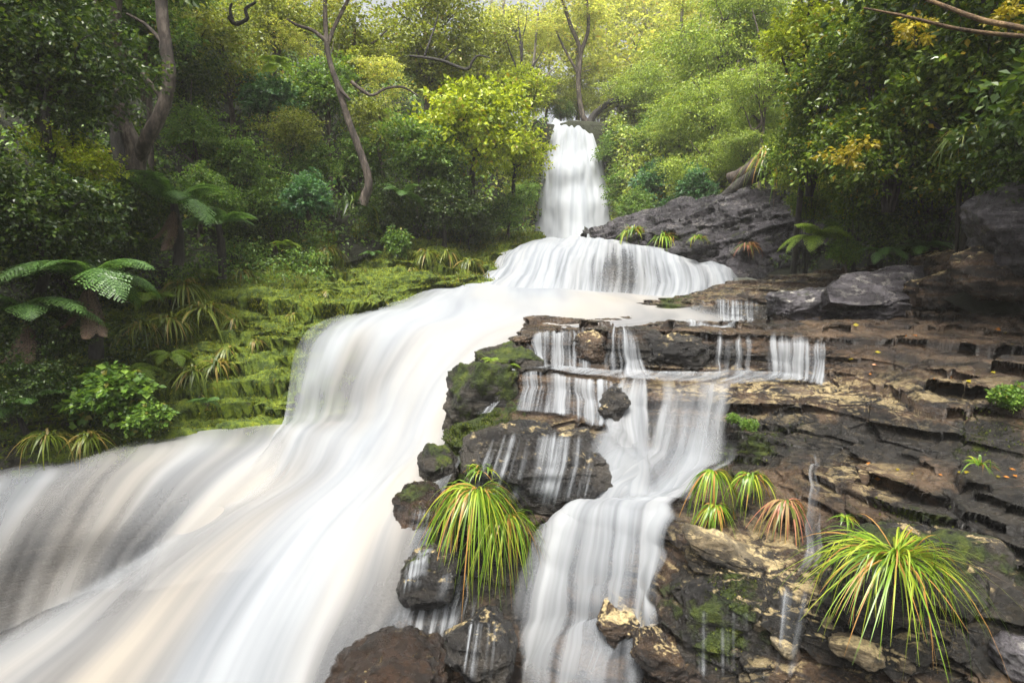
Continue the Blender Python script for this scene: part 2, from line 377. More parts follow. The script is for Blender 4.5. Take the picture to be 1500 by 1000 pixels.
def ground_z(x, y, zt=60):
    h = BVH.ray_cast(Vector((x, y, zt)), Vector((0, 0, -1)))
    return h[0].z if h[0] else None
# wide ground sheet below everything
gp = np.array([[[x, y, -3.5 + 0 * x] for x in np.linspace(-300, 300, 31)] for y in np.linspace(-300, 400, 31)])
link('ground', mesh_from('ground', gp.reshape(-1, 3), grid_faces(31, 31), M_SOIL))['kind'] = 'structure'

# ------------------------------------------------------------------ rock bank on the right, with its ledges
def ext(r):
    a = r[0]; return [(a[0] - 55, a[1] + 75, a[2])] + r
BANK = [
    [(770, 470, 12.0), (830, 466, 12.2), (900, 468, 12.4), (1000, 470, 12.6), (1100, 470, 12.4), (1215, 466, 11.8), (1320, 458, 11.2), (1430, 440, 10.8), (1550, 420, 10.2), (1750, 400, 9.2)],
    [(762, 489, 10.3), (830, 483, 10.3), (900, 481, 10.4), (1000, 477, 10.6), (1100, 475, 10.5), (1215, 473, 10.0), (1320, 468, 9.5), (1430, 458, 9.1), (1550, 445, 8.7), (1750, 420, 8)],
    [(755, 503, 8.9), (815, 489, 8.9), (900, 487, 8.8), (1000, 489, 8.7), (1100, 494, 8.5), (1210, 501, 8.2), (1320, 505, 7.9), (1430, 500, 7.6), (1550, 495, 7.3), (1750, 480, 7)],
    [(745, 545, 8.7), (815, 547, 8.5), (900, 548, 8.4), (1000, 549, 8.3), (1100, 550, 8.2), (1205, 550, 7.9), (1320, 535, 7.3), (1430, 525, 7.0), (1550, 520, 6.6), (1750, 510, 6.3)],
    [(715, 562, 8.1), (800, 556, 7.9), (895, 560, 7.7), (1000, 566, 7.6), (1100, 575, 7.3), (1215, 585, 6.8), (1320, 597, 6.2), (1430, 603, 5.8), (1550, 600, 5.5), (1750, 595, 5.2)],
    [(690, 612, 7.7), (790, 612, 7.5), (890, 618, 7.3), (985, 690, 6.8), (1090, 665, 6.7), (1220, 680, 6.3), (1320, 672, 5.8), (1430, 668, 5.4), (1550, 665, 5.1), (1750, 655, 4.8)],
    [(685, 640, 7.2), (775, 640, 6.9), (872, 650, 6.7), (965, 735, 6.3), (1090, 700, 6.1), (1225, 695, 5.6), (1320, 708, 5.0), (1430, 722, 4.7), (1550, 730, 4.4), (1750, 735, 4.0)],
    [(668, 700, 6.9), (760, 745, 6.5), (850, 745, 6.3), (962, 752, 6.1), (1080, 785, 5.5), (1180, 790, 5.2), (1290, 800, 4.6), (1430, 830, 4.3), (1550, 840, 4.0), (1750, 850, 3.7)],
    [(645, 730, 6.5), (740, 770, 6.1), (845, 765, 5.9), (968, 775, 5.7), (1055, 800, 5.05), (1170, 850, 4.6), (1290, 860, 4.2), (1430, 880, 3.9), (1550, 890, 3.7), (1750, 890, 3.4)],
    [(620, 850, 5.9), (720, 880, 5.6), (825, 890, 5.4), (955, 875, 5.3), (1020, 890, 4.85), (1150, 930, 4.4), (1290, 945, 4.0), (1430, 965, 3.7), (1550, 980, 3.5), (1750, 990, 3.2)],
    [(570, 950, 5.3), (690, 1000, 5.1), (785, 1010, 5.0), (945, 995, 4.8), (1030, 1010, 4.5), (1170, 1030, 4.15), (1290, 1040, 3.8), (1430, 1060, 3.5), (1550, 1080, 3.3), (1750, 1090, 3.0)],
    [(480, 1100, 4.8), (640, 1160, 4.7), (770, 1170, 4.6), (930, 1150, 4.4), (1030, 1160, 4.1), (1170, 1180, 3.8), (1290, 1200, 3.5), (1430, 1220, 3.2), (1550, 1240, 3.0), (1750, 1260, 2.7)],
]
BANK = [ext(r) for r in BANK]
NRB, NCB = 11 * 82, 880
def strata(V, nrm, seed, th=0.075, amp=0.07, terr=0.6, lump=0.10, tilt=(0.02, 0.03), block=0.09, bs=1.0):
    """break a smooth bank into layered slabs: jointed blocks, stepped sheets, cracks and lumps"""
    V = V + nrm * (lump * fbm(V * np.array([0.8, 0.8, 1.1]), seed, 3))[..., None]
    steep = 1 - np.clip((nrm[..., 2] - 0.45) / 0.4, 0, 1)
    warp = V + 0.10 * np.stack([fbm(V * 1.7, seed + 31, 3), fbm(V * 1.7, seed + 32, 3), 0 * V[..., 0]], -1)
    ca, sa = math.cos(.5), math.sin(.5)
    W = np.stack([warp[..., 0] * ca + warp[..., 1] * sa, -warp[..., 0] * sa + warp[..., 1] * ca, warp[..., 2]], -1)
    i1, e1 = worley(W * np.array([.5, 1.1, 2.0]) * bs, seed + 40); i2, e2 = worley(W * np.array([1.3, 3.2, 5]) * bs, seed + 50)
    off = block * ((i1 - .5) * 1.5 + (i2 - .5) * .55)
    s = V[..., 2] + off * (1 - steep) + tilt[0] * V[..., 0] + tilt[1] * V[..., 1] + 0.02 * fbm(V * np.array([1.2, 1.2, .3]), seed + 3, 3)
    q = s / th; q = q + 0.9 * vnoise(np.stack([q * .41, 0 * q, 0 * q], -1), seed + 71) + .35 * vnoise(np.stack([V[..., 0] * .5, V[..., 1] * .5, q * .3], -1), seed + 72); iq = np.floor(q); f = q - iq
    e = np.clip((f - 0.955) / 0.045, 0, 1)
    tm = terr * np.clip(.62 + .9 * fbm(V * np.array([.8, .8, .8]), seed + 73, 3), .12, 1.0)
    V = V.copy(); V[..., 2] += (1 - steep) * (tm * (iq + e - q + 0.4) * th + off * .6)
    lay = hash3(iq.astype(int), np.floor(W[..., 0] * 1.3).astype(int), np.floor(W[..., 1] * 1.1).astype(int), seed)
    oh = nrm.copy(); oh[..., 2] = 0; oh[..., 1] -= .15; oh /= np.linalg.norm(oh, axis=-1, keepdims=True) + 1e-6
    V += oh * ((1 - steep) * th * tm * (.45 * np.clip(1 - f / .10, 0, 1) - .55 * np.clip((f - .86) / .09, 0, 1)))[..., None]
    hn = nrm.copy(); hn[..., 2] *= 0.2
    V += hn * (steep * (amp * (lay * 2 - 1) + block * 1.1 * (i1 - .5) + block * .8 * (i2 - .5)))[..., None]
    crack = np.clip(1 - e1 / .07, 0, 1) * .05 + np.clip(1 - e2 / .07, 0, 1) * .012
    V -= nrm * (crack * (.4 + .6 * (fbm(V * 1.1, seed + 61, 2) > -.1)))[..., None]
    V += nrm * (0.012 * fbm(V * 7, seed + 5, 3) + 0.006 * fbm(V * 22, seed + 6, 2))[..., None]
    return V
B0 = resample(resample(ctrl(BANK), 1, NCB, 0.75), 0, NRB, 0.25)
nb = blur(grid_normals(B0), 3); nb *= np.sign((nb * np.array([0, -0.5, 1])).sum(-1, keepdims=True) + 1e-6)
BV = strata(B0, nb, 21, th=.19, terr=1.0, amp=.08, block=.13)
vrow = np.linspace(0, len(BANK) - 1, NRB)
bpx = PX(B0)
nb2 = grid_normals(BV); nb2 *= np.sign((nb2 * np.array([0, -0.5, 1])).sum(-1, keepdims=True) + 1e-6)
def blob(px, py, rx, ry):
    return np.exp(-((bpx[..., 0] - px) / rx) ** 2 - ((bpx[..., 1] - py) / ry) ** 2)
moss = (1.1 * blob(690, 590, 70, 70) + 0.9 * blob(650, 740, 60, 70) + 0.5 * blob(1320, 755, 150, 50) + 0.8 * blob(1060, 900, 70, 90) + 0.55 * blob(1060, 690, 60, 50)
        + 0.5 * blob(1450, 640, 90, 60) + 0.5 * blob(740, 690, 60, 60) + 0.4 * blob(1150, 640, 100, 40)) * np.where(nb2[..., 2] < 0.8, 1, 0.75)
tanm = np.clip(0.02 + 1.2 * blob(1090, 840, 110, 60) + 0.55 * blob(1260, 585, 230, 35) + 0.8 * blob(1100, 560, 160, 20) + 0.7 * blob(1260, 700, 60, 25) + 1.0 * blob(1230, 950, 120, 80) + 0.5 * blob(830, 630, 80, 16), 0, 1)
wet_shade = np.clip(1.1 * blob(1380, 790, 190, 75) + 1.0 * blob(1340, 930, 230, 80) + .9 * blob(1060, 900, 90, 110) + .9 * blob(1130, 640, 110, 55) + .8 * blob(1340, 645, 160, 34) + .8 * blob(780, 850, 90, 120)  # wet black faces plus painted shade of undercuts and the lower right
    + .8 * blob(1450, 700, 60, 200) * .7 + .9 * blob(960, 520, 220, 24) + .7 * blob(660, 820, 60, 150), 0, 1)
bank = link('rock_terrain', mesh_from('rock_terrain', BV.reshape(-1, 3), grid_faces(NRB, NCB), M_BANK, attrs={'moss': moss, 'tan': tanm, 'wet': wet_shade})); bank['kind'] = 'structure'
BBVH = BVHTree.FromPolygons([Vector(v) for v in BV[::2, ::2].reshape(-1, 3)], grid_faces(*BV[::2, ::2].shape[:2]).tolist())

# ------------------------------------------------------------------ mossy terraces on the left
LEFT = [
    [(-500, 520, 6.5), (-300, 440, 8.5), (0, 400, 11), (150, 380, 13), (250, 365, 15), (350, 352, 17), (450, 345, 19), (550, 340, 21), (650, 338, 23), (760, 345, 25), (800, 350, 27)],
    [(-500, 560, 6.4), (-300, 480, 8.3), (0, 470, 10), (150, 430, 12), (250, 410, 13.5), (350, 388, 15), (450, 381, 16.5), (550, 376, 18), (650, 370, 20), (742, 362, 21.5), (780, 372, 22)],
    [(-500, 620, 6.2), (-300, 540, 8), (0, 530, 9.5), (150, 480, 11), (250, 440, 12.3), (350, 402, 14.3), (450, 396, 16), (550, 391, 17.4), (650, 386, 19), (722, 384, 20), (765, 398, 21)],
    [(-500, 670, 6), (-300, 590, 7.7), (0, 570, 9), (150, 520, 10.3), (250, 470, 11.5), (350, 420, 13), (450, 409, 14), (550, 405, 15.2), (640, 407, 16.3), (712, 402, 18), (760, 415, 18)],
    [(-500, 710, 5.8), (-300, 630, 7.3), (0, 610, 8.6), (150, 555, 9.8), (250, 505, 10.8), (350, 450, 12.3), (440, 437, 13.4), (530, 432, 14.3), (600, 426, 15.3), (665, 418, 16.8), (715, 435, 17)],
    [(-500, 750, 5.6), (-300, 670, 7), (0, 640, 8.2), (150, 590, 9.4), (250, 540, 10.3), (340, 490, 11.2), (420, 470, 11.6), (480, 460, 12), (540, 450, 13), (602, 436, 14.5), (650, 455, 14.5)],
    [(-500, 780, 5.4), (-300, 700, 6.8), (0, 660, 7.9), (150, 612, 9.1), (250, 560, 9.9), (330, 522, 10.4), (390, 508, 10.6), (430, 503, 10.6), (458, 490, 10.8), (495, 470, 11.5), (540, 495, 11.5)],
    [(-500, 830, 5.0), (-300, 750, 6.3), (0, 697, 7.3), (130, 667, 7.9), (240, 644, 8.5), (320, 632, 8.9), (370, 627, 9.1), (425, 618, 9.3), (442, 612, 9.3), (470, 600, 9.5), (520, 600, 9.8)],
    [(-500, 900, 4.9), (-300, 820, 6.2), (0, 760, 7.2), (130, 720, 7.8), (240, 700, 8.4), (320, 690, 8.8), (370, 685, 9), (425, 680, 9.2), (442, 670, 9.2), (470, 660, 9.4), (520, 660, 9.7)],
]
NRL, NCL = 8 * 48, 460
L0 = resample(resample(ctrl(LEFT), 1, NCL, 0.8), 0, NRL, 0.3)
nl = blur(grid_normals(L0), 3); nl *= np.sign((nl * np.array([0, -0.5, 1])).sum(-1, keepdims=True) + 1e-6)
LV = strata(L0, nl, 77, th=0.42, amp=0.14, terr=0.75, lump=0.36, tilt=(0.03, -0.04), block=.30, bs=.45)
LV = strata(LV, blur(grid_normals(LV), 2) * np.sign((blur(grid_normals(LV), 2) * np.array([0, -0.5, 1])).sum(-1, keepdims=True) + 1e-6), 78, th=0.13, amp=0.05, terr=0.6, lump=0.16, tilt=(-0.05, 0.05), block=.14, bs=1.1)
lpx = PX(L0)
nl2 = grid_normals(LV); nl2 *= np.sign((nl2 * np.array([0, -0.5, 1])).sum(-1, keepdims=True) + 1e-6)
lm = 1.12 - .35 * np.clip((.6 - nl2[..., 2]) / .5, 0, 1) + 0.12 * np.clip((lpx[..., 0] - 200) / 200, -1, 1) - 0.25 * np.clip((lpx[..., 1] - 560) / 60, 0, 1) - 0.25 * np.clip((150 - lpx[..., 0]) / 150, 0, 1)  # moss thins on steep faces, painting in shaded gaps under the lips
lbank = link('mossy_terrain', mesh_from('mossy_terrain', LV.reshape(-1, 3), grid_faces(NRL, NCL), M_MOSSBANK, attrs={'moss': lm})); lbank['kind'] = 'structure'
LBVH = BVHTree.FromPolygons([Vector(v) for v in LV[::2, ::2].reshape(-1, 3)], grid_faces(*LV[::2, ::2].shape[:2]).tolist())
CAMV = Vector((0, 0, CAMZ))
def hit(px, py, trees=(None,)):
    """where the line of sight meets the built ground"""
    p = Vector(P(px, py, 10)) - CAMV; p.normalize(); best = None
    for b in (BBVH, LBVH, BVH):
        h = b.ray_cast(CAMV, p)
        if h[0] and (best is None or h[3] < best[3]): best = h
    return best

# ------------------------------------------------------------------ water
def water_sheet(name, rows, m, nr=120, nc=90, lump=0.05, seed=0, sm=(1.0, 1.0), fscale=1.0, lf=(1.2, .5), fk=.84):
    """rows of (px, py, depth, foam) from the top of the flow to its foot"""
    G = ctrl(rows); D = np.array([[c[3] for c in r] for r in rows])[..., None] * fk
    V = resample(resample(G, 1, nc, sm[0]), 0, nr, sm[1]); D = np.clip(resample(resample(D, 1, nc, 0), 0, nr, 0.5)[..., 0], -1, 2)
    dv = np.linalg.norm(np.diff(V, axis=0), axis=-1).mean(1); du = np.linalg.norm(np.diff(V, axis=1), axis=-1).mean(0)
    vv = np.concatenate([[0], np.cumsum(dv)]); uu = np.concatenate([[0], np.cumsum(du)])
    UV = np.stack(np.meshgrid(uu, vv), -1) + seed * 3.7
    nrm = grid_normals(V); nrm *= np.sign((nrm * np.array([0, -0.5, 1])).sum(-1, keepdims=True) + 1e-6)
    V = V + nrm * (lump * fbm(np.concatenate([UV * np.array(lf), 0 * UV[..., :1]], -1), seed, 3))[..., None]
    me = mesh_from(name, V.reshape(-1, 3), grid_faces(nr, nc), m, uv=UV.reshape(-1, 2), attrs={'foam': D})
    return link(name, me), V

MAIN = [
    [(590, 440, 14.5, .2), (635, 424, 16, .9), (690, 418, 16.8, 1.1), (770, 420, 17, 1.1), (870, 425, 16.6, 1.0), (960, 431, 15.6, .9), (1010, 435, 15, .4)],
    [(520, 458, 12.2, .1), (590, 446, 13, .75), (670, 440, 13.8, 1.1), (770, 442, 14.2, 1.15), (880, 447, 14, 1.1), (985, 449, 13.5, .8), (1045, 452, 13, .2)],
    [(462, 478, 11.2, .4), (555, 462, 11.8, .85), (660, 458, 12.2, 1.1), (760, 462, 12.4, 1.2), (870, 468, 12.2, 1.2), (990, 470, 12, .9), (1122, 476, 11.9, .3)],
    [(434, 512, 10.15, .45), (520, 490, 10.7, .8), (610, 485, 11, .95), (690, 490, 11.1, 1.15), (760, 488, 11, 1.2), (830, 486, 10.8, .9), (920, 480, 10.6, .4)],
    [(424, 565, 9.55, .4), (492, 556, 9.75, .6), (566, 550, 9.95, .72), (640, 540, 9.7, 1.1), (690, 535, 9.5, 1.2), (730, 527, 9.3, 1.0), (780, 515, 9.2, .5)],
    [(416, 614, 9.2, .45), (480, 611, 9.3, .7), (548, 606, 9.25, .85), (605, 603, 8.6, 1.2), (645, 605, 8.4, 1.2), (680, 595, 8.3, .9), (720, 580, 8.3, .4)],
    [(405, 634, 8.7, .5), (455, 636, 8.4, .95), (520, 645, 8.0, 1.2), (580, 655, 7.7, 1.2), (625, 660, 7.4, 1.1), (655, 660, 7.3, .8), (690, 655, 7.2, .3)],
    [(340, 715, 7.1, -.2), (420, 700, 7.1, .75), (490, 697, 7.05, 1.1), (545, 700, 6.9, 1.2), (590, 703, 6.7, 1.1), (625, 707, 6.55, .9), (655, 712, 6.5, .3)],
    [(200, 790, 6.6, -.2), (315, 767, 6.5, .75), (410, 763, 6.3, 1), (485, 767, 6.2, 1), (545, 771, 6.05, 1), (595, 777, 5.95, .8), (630, 785, 5.9, .3)],
    [(50, 865, 6.0, -.15), (200, 847, 5.9, .75), (330, 843, 5.7, .9), (430, 850, 5.58, .9), (510, 858, 5.48, .85), (570, 866, 5.4, .7), (608, 872, 5.4, .2)],
    [(-90, 925, 5.6, .1), (110, 930, 5.3, .9), (260, 938, 5.15, .85), (380, 942, 5.05, .8), (470, 942, 5.0, .75), (535, 934, 5.0, .7), (588, 925, 5.1, .25)],
    [(-210, 990, 5.2, .3), (10, 1010, 4.85, .9), (200, 1026, 4.72, .8), (340, 1033, 4.63, .75), (440, 1025, 4.6, .75), (500, 1008, 4.65, .75), (552, 990, 4.8, .3)],
    [(-360, 1100, 4.7, .4), (-110, 1130, 4.4, .8), (120, 1146, 4.25, .8), (280, 1152, 4.15, .8), (400, 1140, 4.12, .8), (465, 1115, 4.2, .8), (522, 1090, 4.3, .3)],
]
river, _ = water_sheet('water', MAIN, W_RIVER, 360, 150, 0.06, 1, lf=(1.3, .35)); river['kind'] = 'structure'
LFALL = [
    [(-300, 745, 6.3, .25), (0, 688, 7.35, .3), (120, 662, 7.95, .25), (240, 640, 8.5, .25), (420, 620, 9.2, .6), (530, 625, 9.0, 1), (620, 640, 8.6, 1)],
    [(-300, 765, 6.0, .5), (0, 706, 6.85, .5), (120, 680, 7.25, .5), (240, 660, 7.7, .55), (400, 650, 8.15, .9), (510, 660, 7.95, 1.1), (590, 690, 7.4, 1.1)],
    [(-310, 820, 5.7, .5), (-30, 752, 6.45, .52), (85, 722, 6.85, .55), (195, 700, 7.15, .5), (340, 695, 7.4, .8), (460, 712, 7.25, 1), (540, 735, 6.95, 1)],
    [(-330, 900, 5.35, .4), (-70, 825, 6.0, .42), (45, 790, 6.4, .42), (150, 765, 6.6, .40), (280, 755, 6.7, .6), (410, 770, 6.4, .9), (510, 790, 6.0, 1)],
    [(-350, 1000, 5.1, .4), (-110, 905, 5.75, .35), (10, 865, 6.1, .35), (110, 830, 6.4, .35), (230, 815, 6.4, .45), (370, 830, 6.1, .8), (480, 850, 5.7, 1)],
    [(-380, 1100, 4.9, .4), (-150, 1000, 5.5, .4), (-20, 950, 5.8, .4), (80, 910, 6.1, .4), (200, 890, 6.1, .4), (340, 900, 5.8, .6), (450, 920, 5.4, 1)],
]
o, _ = water_sheet('water', [[c[:3] + (c[3] + .14,) for c in r] for r in LFALL], W_RIVER, 160, 140, 0.06, 2, lf=(1.6, .4)); o['kind'] = 'structure'
# dark rock bed below the river
def bed(rows, seed, off=0.22):
    V = resample(resample(ctrl(rows), 1, 120, 1), 0, 120, 1); n_ = grid_normals(V); n_ *= np.sign((n_ * np.array([0, -0.5, 1])).sum(-1, keepdims=True) + 1e-6)
    V = V - n_ * off + n_ * (0.06 * fbm(V * 1.6, seed, 4))[..., None]
    o = link('riverbed', mesh_from('riverbed', V.reshape(-1, 3), grid_faces(120, 120), M_DARK, attrs={'moss': 0 * V[..., 0], 'tan': 0 * V[..., 0]})); o['kind'] = 'structure'
bed(MAIN[:7], 4, .5); bed(LFALL, 5); bed(MAIN[6:], 6, .3)

FAN = [
    [(735, 372, 20.8, .9), (790, 352, 22, 1.2), (850, 347, 22, 1.2), (905, 349, 22, 1.2), (975, 361, 21, 1.1), (1040, 370, 20, .9), (1062, 384, 19.6, .4)],
    [(722, 388, 19.6, .8), (770, 368, 19.9, 1.2), (840, 361, 19.8, 1.1), (905, 362, 19.4, .75), (980, 371, 19.1, 1), (1048, 381, 18.6, .8), (1070, 392, 18.6, .3)],
    [(714, 400, 18.6, .7), (760, 390, 18.6, 1.2), (830, 385, 18.4, .95), (905, 386, 18.1, .42), (985, 391, 17.8, .9), (1056, 393, 17.4, .8), (1076, 399, 17.4, .3)],
    [(692, 412, 17.7, .7), (745, 411, 17.6, 1.2), (825, 409, 17.4, .95), (905, 411, 17.1, .38), (990, 414, 16.6, .9), (1062, 406, 16.6, .8), (1084, 407, 16.6, .3)],
    [(655, 425, 16.8, .6), (730, 428, 16.6, 1.2), (820, 429, 16.5, 1.05), (902, 431, 16.2, .6), (985, 433, 15.7, .95), (1066, 419, 15.9, .8), (1088, 415, 16, .3)],
    [(640, 432, 16.4, .4), (725, 436, 16.1, 1.1), (818, 438, 15.9, 1.1), (900, 440, 15.6, .9), (985, 440, 15.2, .95), (1066, 425, 15.4, .7), (1088, 420, 15.6, .2)],
]
o, _ = water_sheet('waterfall', FAN, W_FALL, 140, 150, 0.09, 5, lf=(1.6, .9)); tag(o, 'broad fan shaped white cascade below the tall waterfall', 'cascade')
bed(FAN, 7, 0.18)
TALL = [
    [(812, 179, 40.5, .9), (820, 178, 40.5, 1), (835, 177, 40.5, 1), (850, 178, 40.5, 1), (860, 179, 40.5, 1), (865, 181, 40.5, .6)],
    [(809, 184, 38.4, .7), (816, 182, 38.2, 1), (834, 181, 38.2, 1), (851, 182, 38.2, 1), (863, 184, 38.2, 1), (869, 187, 38.4, .4)],
    [(795, 222, 37.8, .3), (809, 222, 37.5, .85), (831, 222, 37.2, 1), (854, 222, 37.2, .95), (872, 222, 37.5, .8), (881, 222, 37.8, 0)],
    [(787, 242, 37.7, .4), (803, 248, 37, .9), (830, 248, 36.2, 1.1), (856, 246, 36.4, .9), (876, 246, 37, .8), (886, 246, 37.6, 0)],
    [(784, 275, 37.6, .3), (799, 280, 36.8, .85), (829, 275, 36.0, .95), (858, 272, 36, 1), (880, 276, 36.6, .85), (892, 280, 37.4, 0)],
    [(783, 300, 37.4, .3), (798, 302, 36.6, .9), (827, 298, 35.4, 1.05), (860, 296, 35.2, 1.1), (883, 300, 36, .9), (897, 303, 37, .1)],
    [(782, 330, 37, .4), (797, 330, 36, 1), (826, 328, 34.8, 1), (861, 326, 34.6, 1), (885, 328, 35.4, .9), (900, 330, 36.6, .1)],
    [(780, 360, 36, .5), (795, 360, 35, 1), (825, 360, 33.8, 1), (862, 360, 33.6, 1), (888, 360, 34.4, .9), (905, 362, 36, .2)],
]
o, _ = water_sheet('waterfall', TALL, W_TALL, 200, 110, 0.22, 8, sm=(1, .9), lf=(.9, .3), fk=1.15); tag(o, 'tall white waterfall dropping between the trees at the back', 'waterfall')
bed([[c[:2] + (c[2] + 0.8,) for c in r] for r in TALL], 9, 0.1)
PLUNGE = [[(700, 362, 35, .7), (800, 352, 36, 1), (900, 352, 36, .9), (1000, 358, 33, .4)], [(715, 370, 26, .7), (800, 356, 28, 1.1), (900, 354, 28, 1.1), (1010, 366, 25, .5)], [(730, 374, 20.9, .7), (800, 353, 22, 1.1), (900, 350, 22, 1.1), (1050, 374, 20, .5)]]
o, _ = water_sheet('water', PLUNGE, W_RIVER, 40, 40, 0.04, 10); o['kind'] = 'structure'

def col_of(ri, px):
    row = bpx[ri, :, 0]; return np.interp(px, row, np.arange(NCB))
BSM = {20: blur(BV, 75)}
def fall_on_bank(stations, m, label, foam=0.6, nr=110, nc=60, off=0.05, seed=0, sm=20, edge=0.18, group=None, name='waterfall'):
    """water following the ledges of the rock bank; stations = (ledge row, left px, right px[, foam])"""
    vs = np.array([s[0] for s in stations], float); t = np.linspace(vs[0], vs[-1], nr)
    l = np.interp(t, vs, [s[1] for s in stations]); r = np.interp(t, vs, [s[2] for s in stations])
    fo = np.interp(t, vs, [s[3] if len(s) > 3 else foam for s in stations])
    S = BSM[sm]; nS = grid_normals(S); nS *= np.sign((nS * np.array([0, -0.5, 1])).sum(-1, keepdims=True) + 1e-6)
    V = np.zeros((nr, nc, 3)); k = np.linspace(0, 1, nc)
    for i in range(nr):
        rf = t[i] / (len(BANK) - 1) * (NRB - 1); ri = int(min(rf, NRB - 2)); fr = rf - ri
        cc = np.interp(l[i] + (r[i] - l[i]) * k, bpx[ri, :, 0], np.arange(NCB)); ci = np.clip(cc.astype(int), 0, NCB - 2); cf = (cc - ci)[:, None]
        A = S + 0 if False else S
        a = A[ri, ci] * (1 - cf) + A[ri, ci + 1] * cf; b = A[ri + 1, ci] * (1 - cf) + A[ri + 1, ci + 1] * cf
        na = nS[ri, ci]
        V[i] = a * (1 - fr) + b * fr + na * off
    V = blur(V, 4)
    dv = np.linalg.norm(np.diff(V, axis=0), axis=-1).mean(1); du = np.linalg.norm(np.diff(V, axis=1), axis=-1).mean(0)
    UV = np.stack(np.meshgrid(np.concatenate([[0], np.cumsum(du)]), np.concatenate([[0], np.cumsum(dv)])), -1) + seed * 5.13
    V[..., 1] -= 0.03 * fbm(np.concatenate([UV * np.array([4, .5]), 0 * UV[..., :1]], -1), seed, 3)
    wob = .10 * fbm(np.concatenate([UV[..., 1:] * .7, UV[..., :1] * 0 + (k > .5) * 9.0, 0 * UV[..., :1]], -1), seed + 3, 3)
    kk = np.minimum(k[None, :], 1 - k[None, :]) + wob
    ed = np.clip(kk / edge, 0, 1); ed = ed * ed * (3 - 2 * ed)
    tt = np.linspace(0, 1, nr)[:, None] + .05 * fbm(np.concatenate([UV[..., :1] * 5, 0 * UV], -1), seed + 4, 3)
    ev = np.minimum(np.clip(tt / 0.12, 0, 1), np.clip((1 - tt) / 0.16, 0, 1))
    D = fo[:, None] - (1 - ed) * (fo[:, None] + 0.5) - (1 - ev) * 0.5
    o = link(name, mesh_from(name, V.reshape(-1, 3), grid_faces(nr, nc), m, uv=UV.reshape(-1, 2), attrs={'foam': D}))
    return tag(o, label, 'waterfall', group)
FL = [
    ([(3.6, 870, 1135), (4.2, 880, 1120), (5.0, 880, 1100), (6.0, 850, 1050), (7.0, 825, 1010)], W_FALL, 'broad thin veil spread over the steps above the largest fall', .33),
    ([(2.9, 758, 1216), (3.4, 750, 1210), (3.95, 745, 1150)], W_FALL, 'shallow white film running over the tread below the upper ledge', .42),
    ([(1.85, 758, 880), (2.0, 758, 880), (3.05, 760, 880), (3.6, 755, 890, .3)], W_THIN, 'small curtain of water over the left end of the upper rock ledge', .42),
    ([(1.9, 885, 930), (2.1, 878, 940), (2.6, 870, 955), (3.1, 860, 968), (3.7, 860, 985, .3)], W_THIN, 'white water spreading down between two dark humps of the upper ledge', .45),
    ([(1.95, 1005, 1115), (3.05, 1005, 1115), (3.6, 1000, 1120, .25)], W_THIN, 'thin broken strands of water in the middle of the upper rock ledge', .33),
    ([(1.95, 1110, 1220), (3.05, 1110, 1220), (3.5, 1090, 1220, .2)], W_THIN, 'small white curtain at the right end of the upper rock ledge', .45),
    ([(3.85, 762, 905), (4.3, 765, 905), (4.6, 760, 910), (5.15, 752, 915)], W_THIN, 'two tier curtain of water above the broad wet boulder', .48),
    ([(3.85, 905, 950), (4.4, 890, 950), (5.0, 880, 960), (6.0, 860, 960), (6.9, 845, 960)], W_FALL, 'narrow white stream joining the left side of the largest right hand fall', .62),
    ([(3.8, 940, 1115), (4.1, 935, 1110), (5.0, 905, 1085), (6.0, 865, 1040, .6), (6.6, 838, 1010, .7), (7.3, 808, 1000, .74), (8.1, 785, 1000, .6), (9.0, 755, 1000, .5), (10, 722, 990, .46), (11, 685, 975, .44)], W_FALL, 'largest fall on the right bank, fanning down to the bottom edge', .54),
    ([(5.95, 690, 880), (6.4, 690, 880), (7.0, 690, 860)], W_THIN, 'thin streaks of water running down the face of the broad wet boulder', .36),
    ([(4.9, 1185, 1216), (6.0, 1186, 1212), (7.0, 1180, 1216), (8.0, 1150, 1215, .3)], W_THIN, 'thin thread of water dropping beside the tan stones', .3),
    ([(3.0, 735, 768), (4.0, 722, 760), (4.6, 712, 745), (5.3, 690, 715)], W_THIN, 'narrow stream between the mossy knob and the two tier curtain', .45),
    ([(8.0, 600, 690), (9.0, 590, 690), (10, 560, 660)], W_THIN, 'trickles of water below the drooping tussock', .33),
    ([(0.6, 985, 1100), (1.0, 985, 1100), (1.4, 985, 1095)], W_THIN, 'low row of trickles over the thin step above the upper ledge', .4),
]
for k, (st, m_, lab, fo) in enumerate(FL):
    fall_on_bank(st, m_, lab, fo, seed=20 + k, nr=220 if len(st) > 7 else 110, nc=90 if len(st) > 7 else 60, off=0.13 if m_ is W_FALL else 0.08)

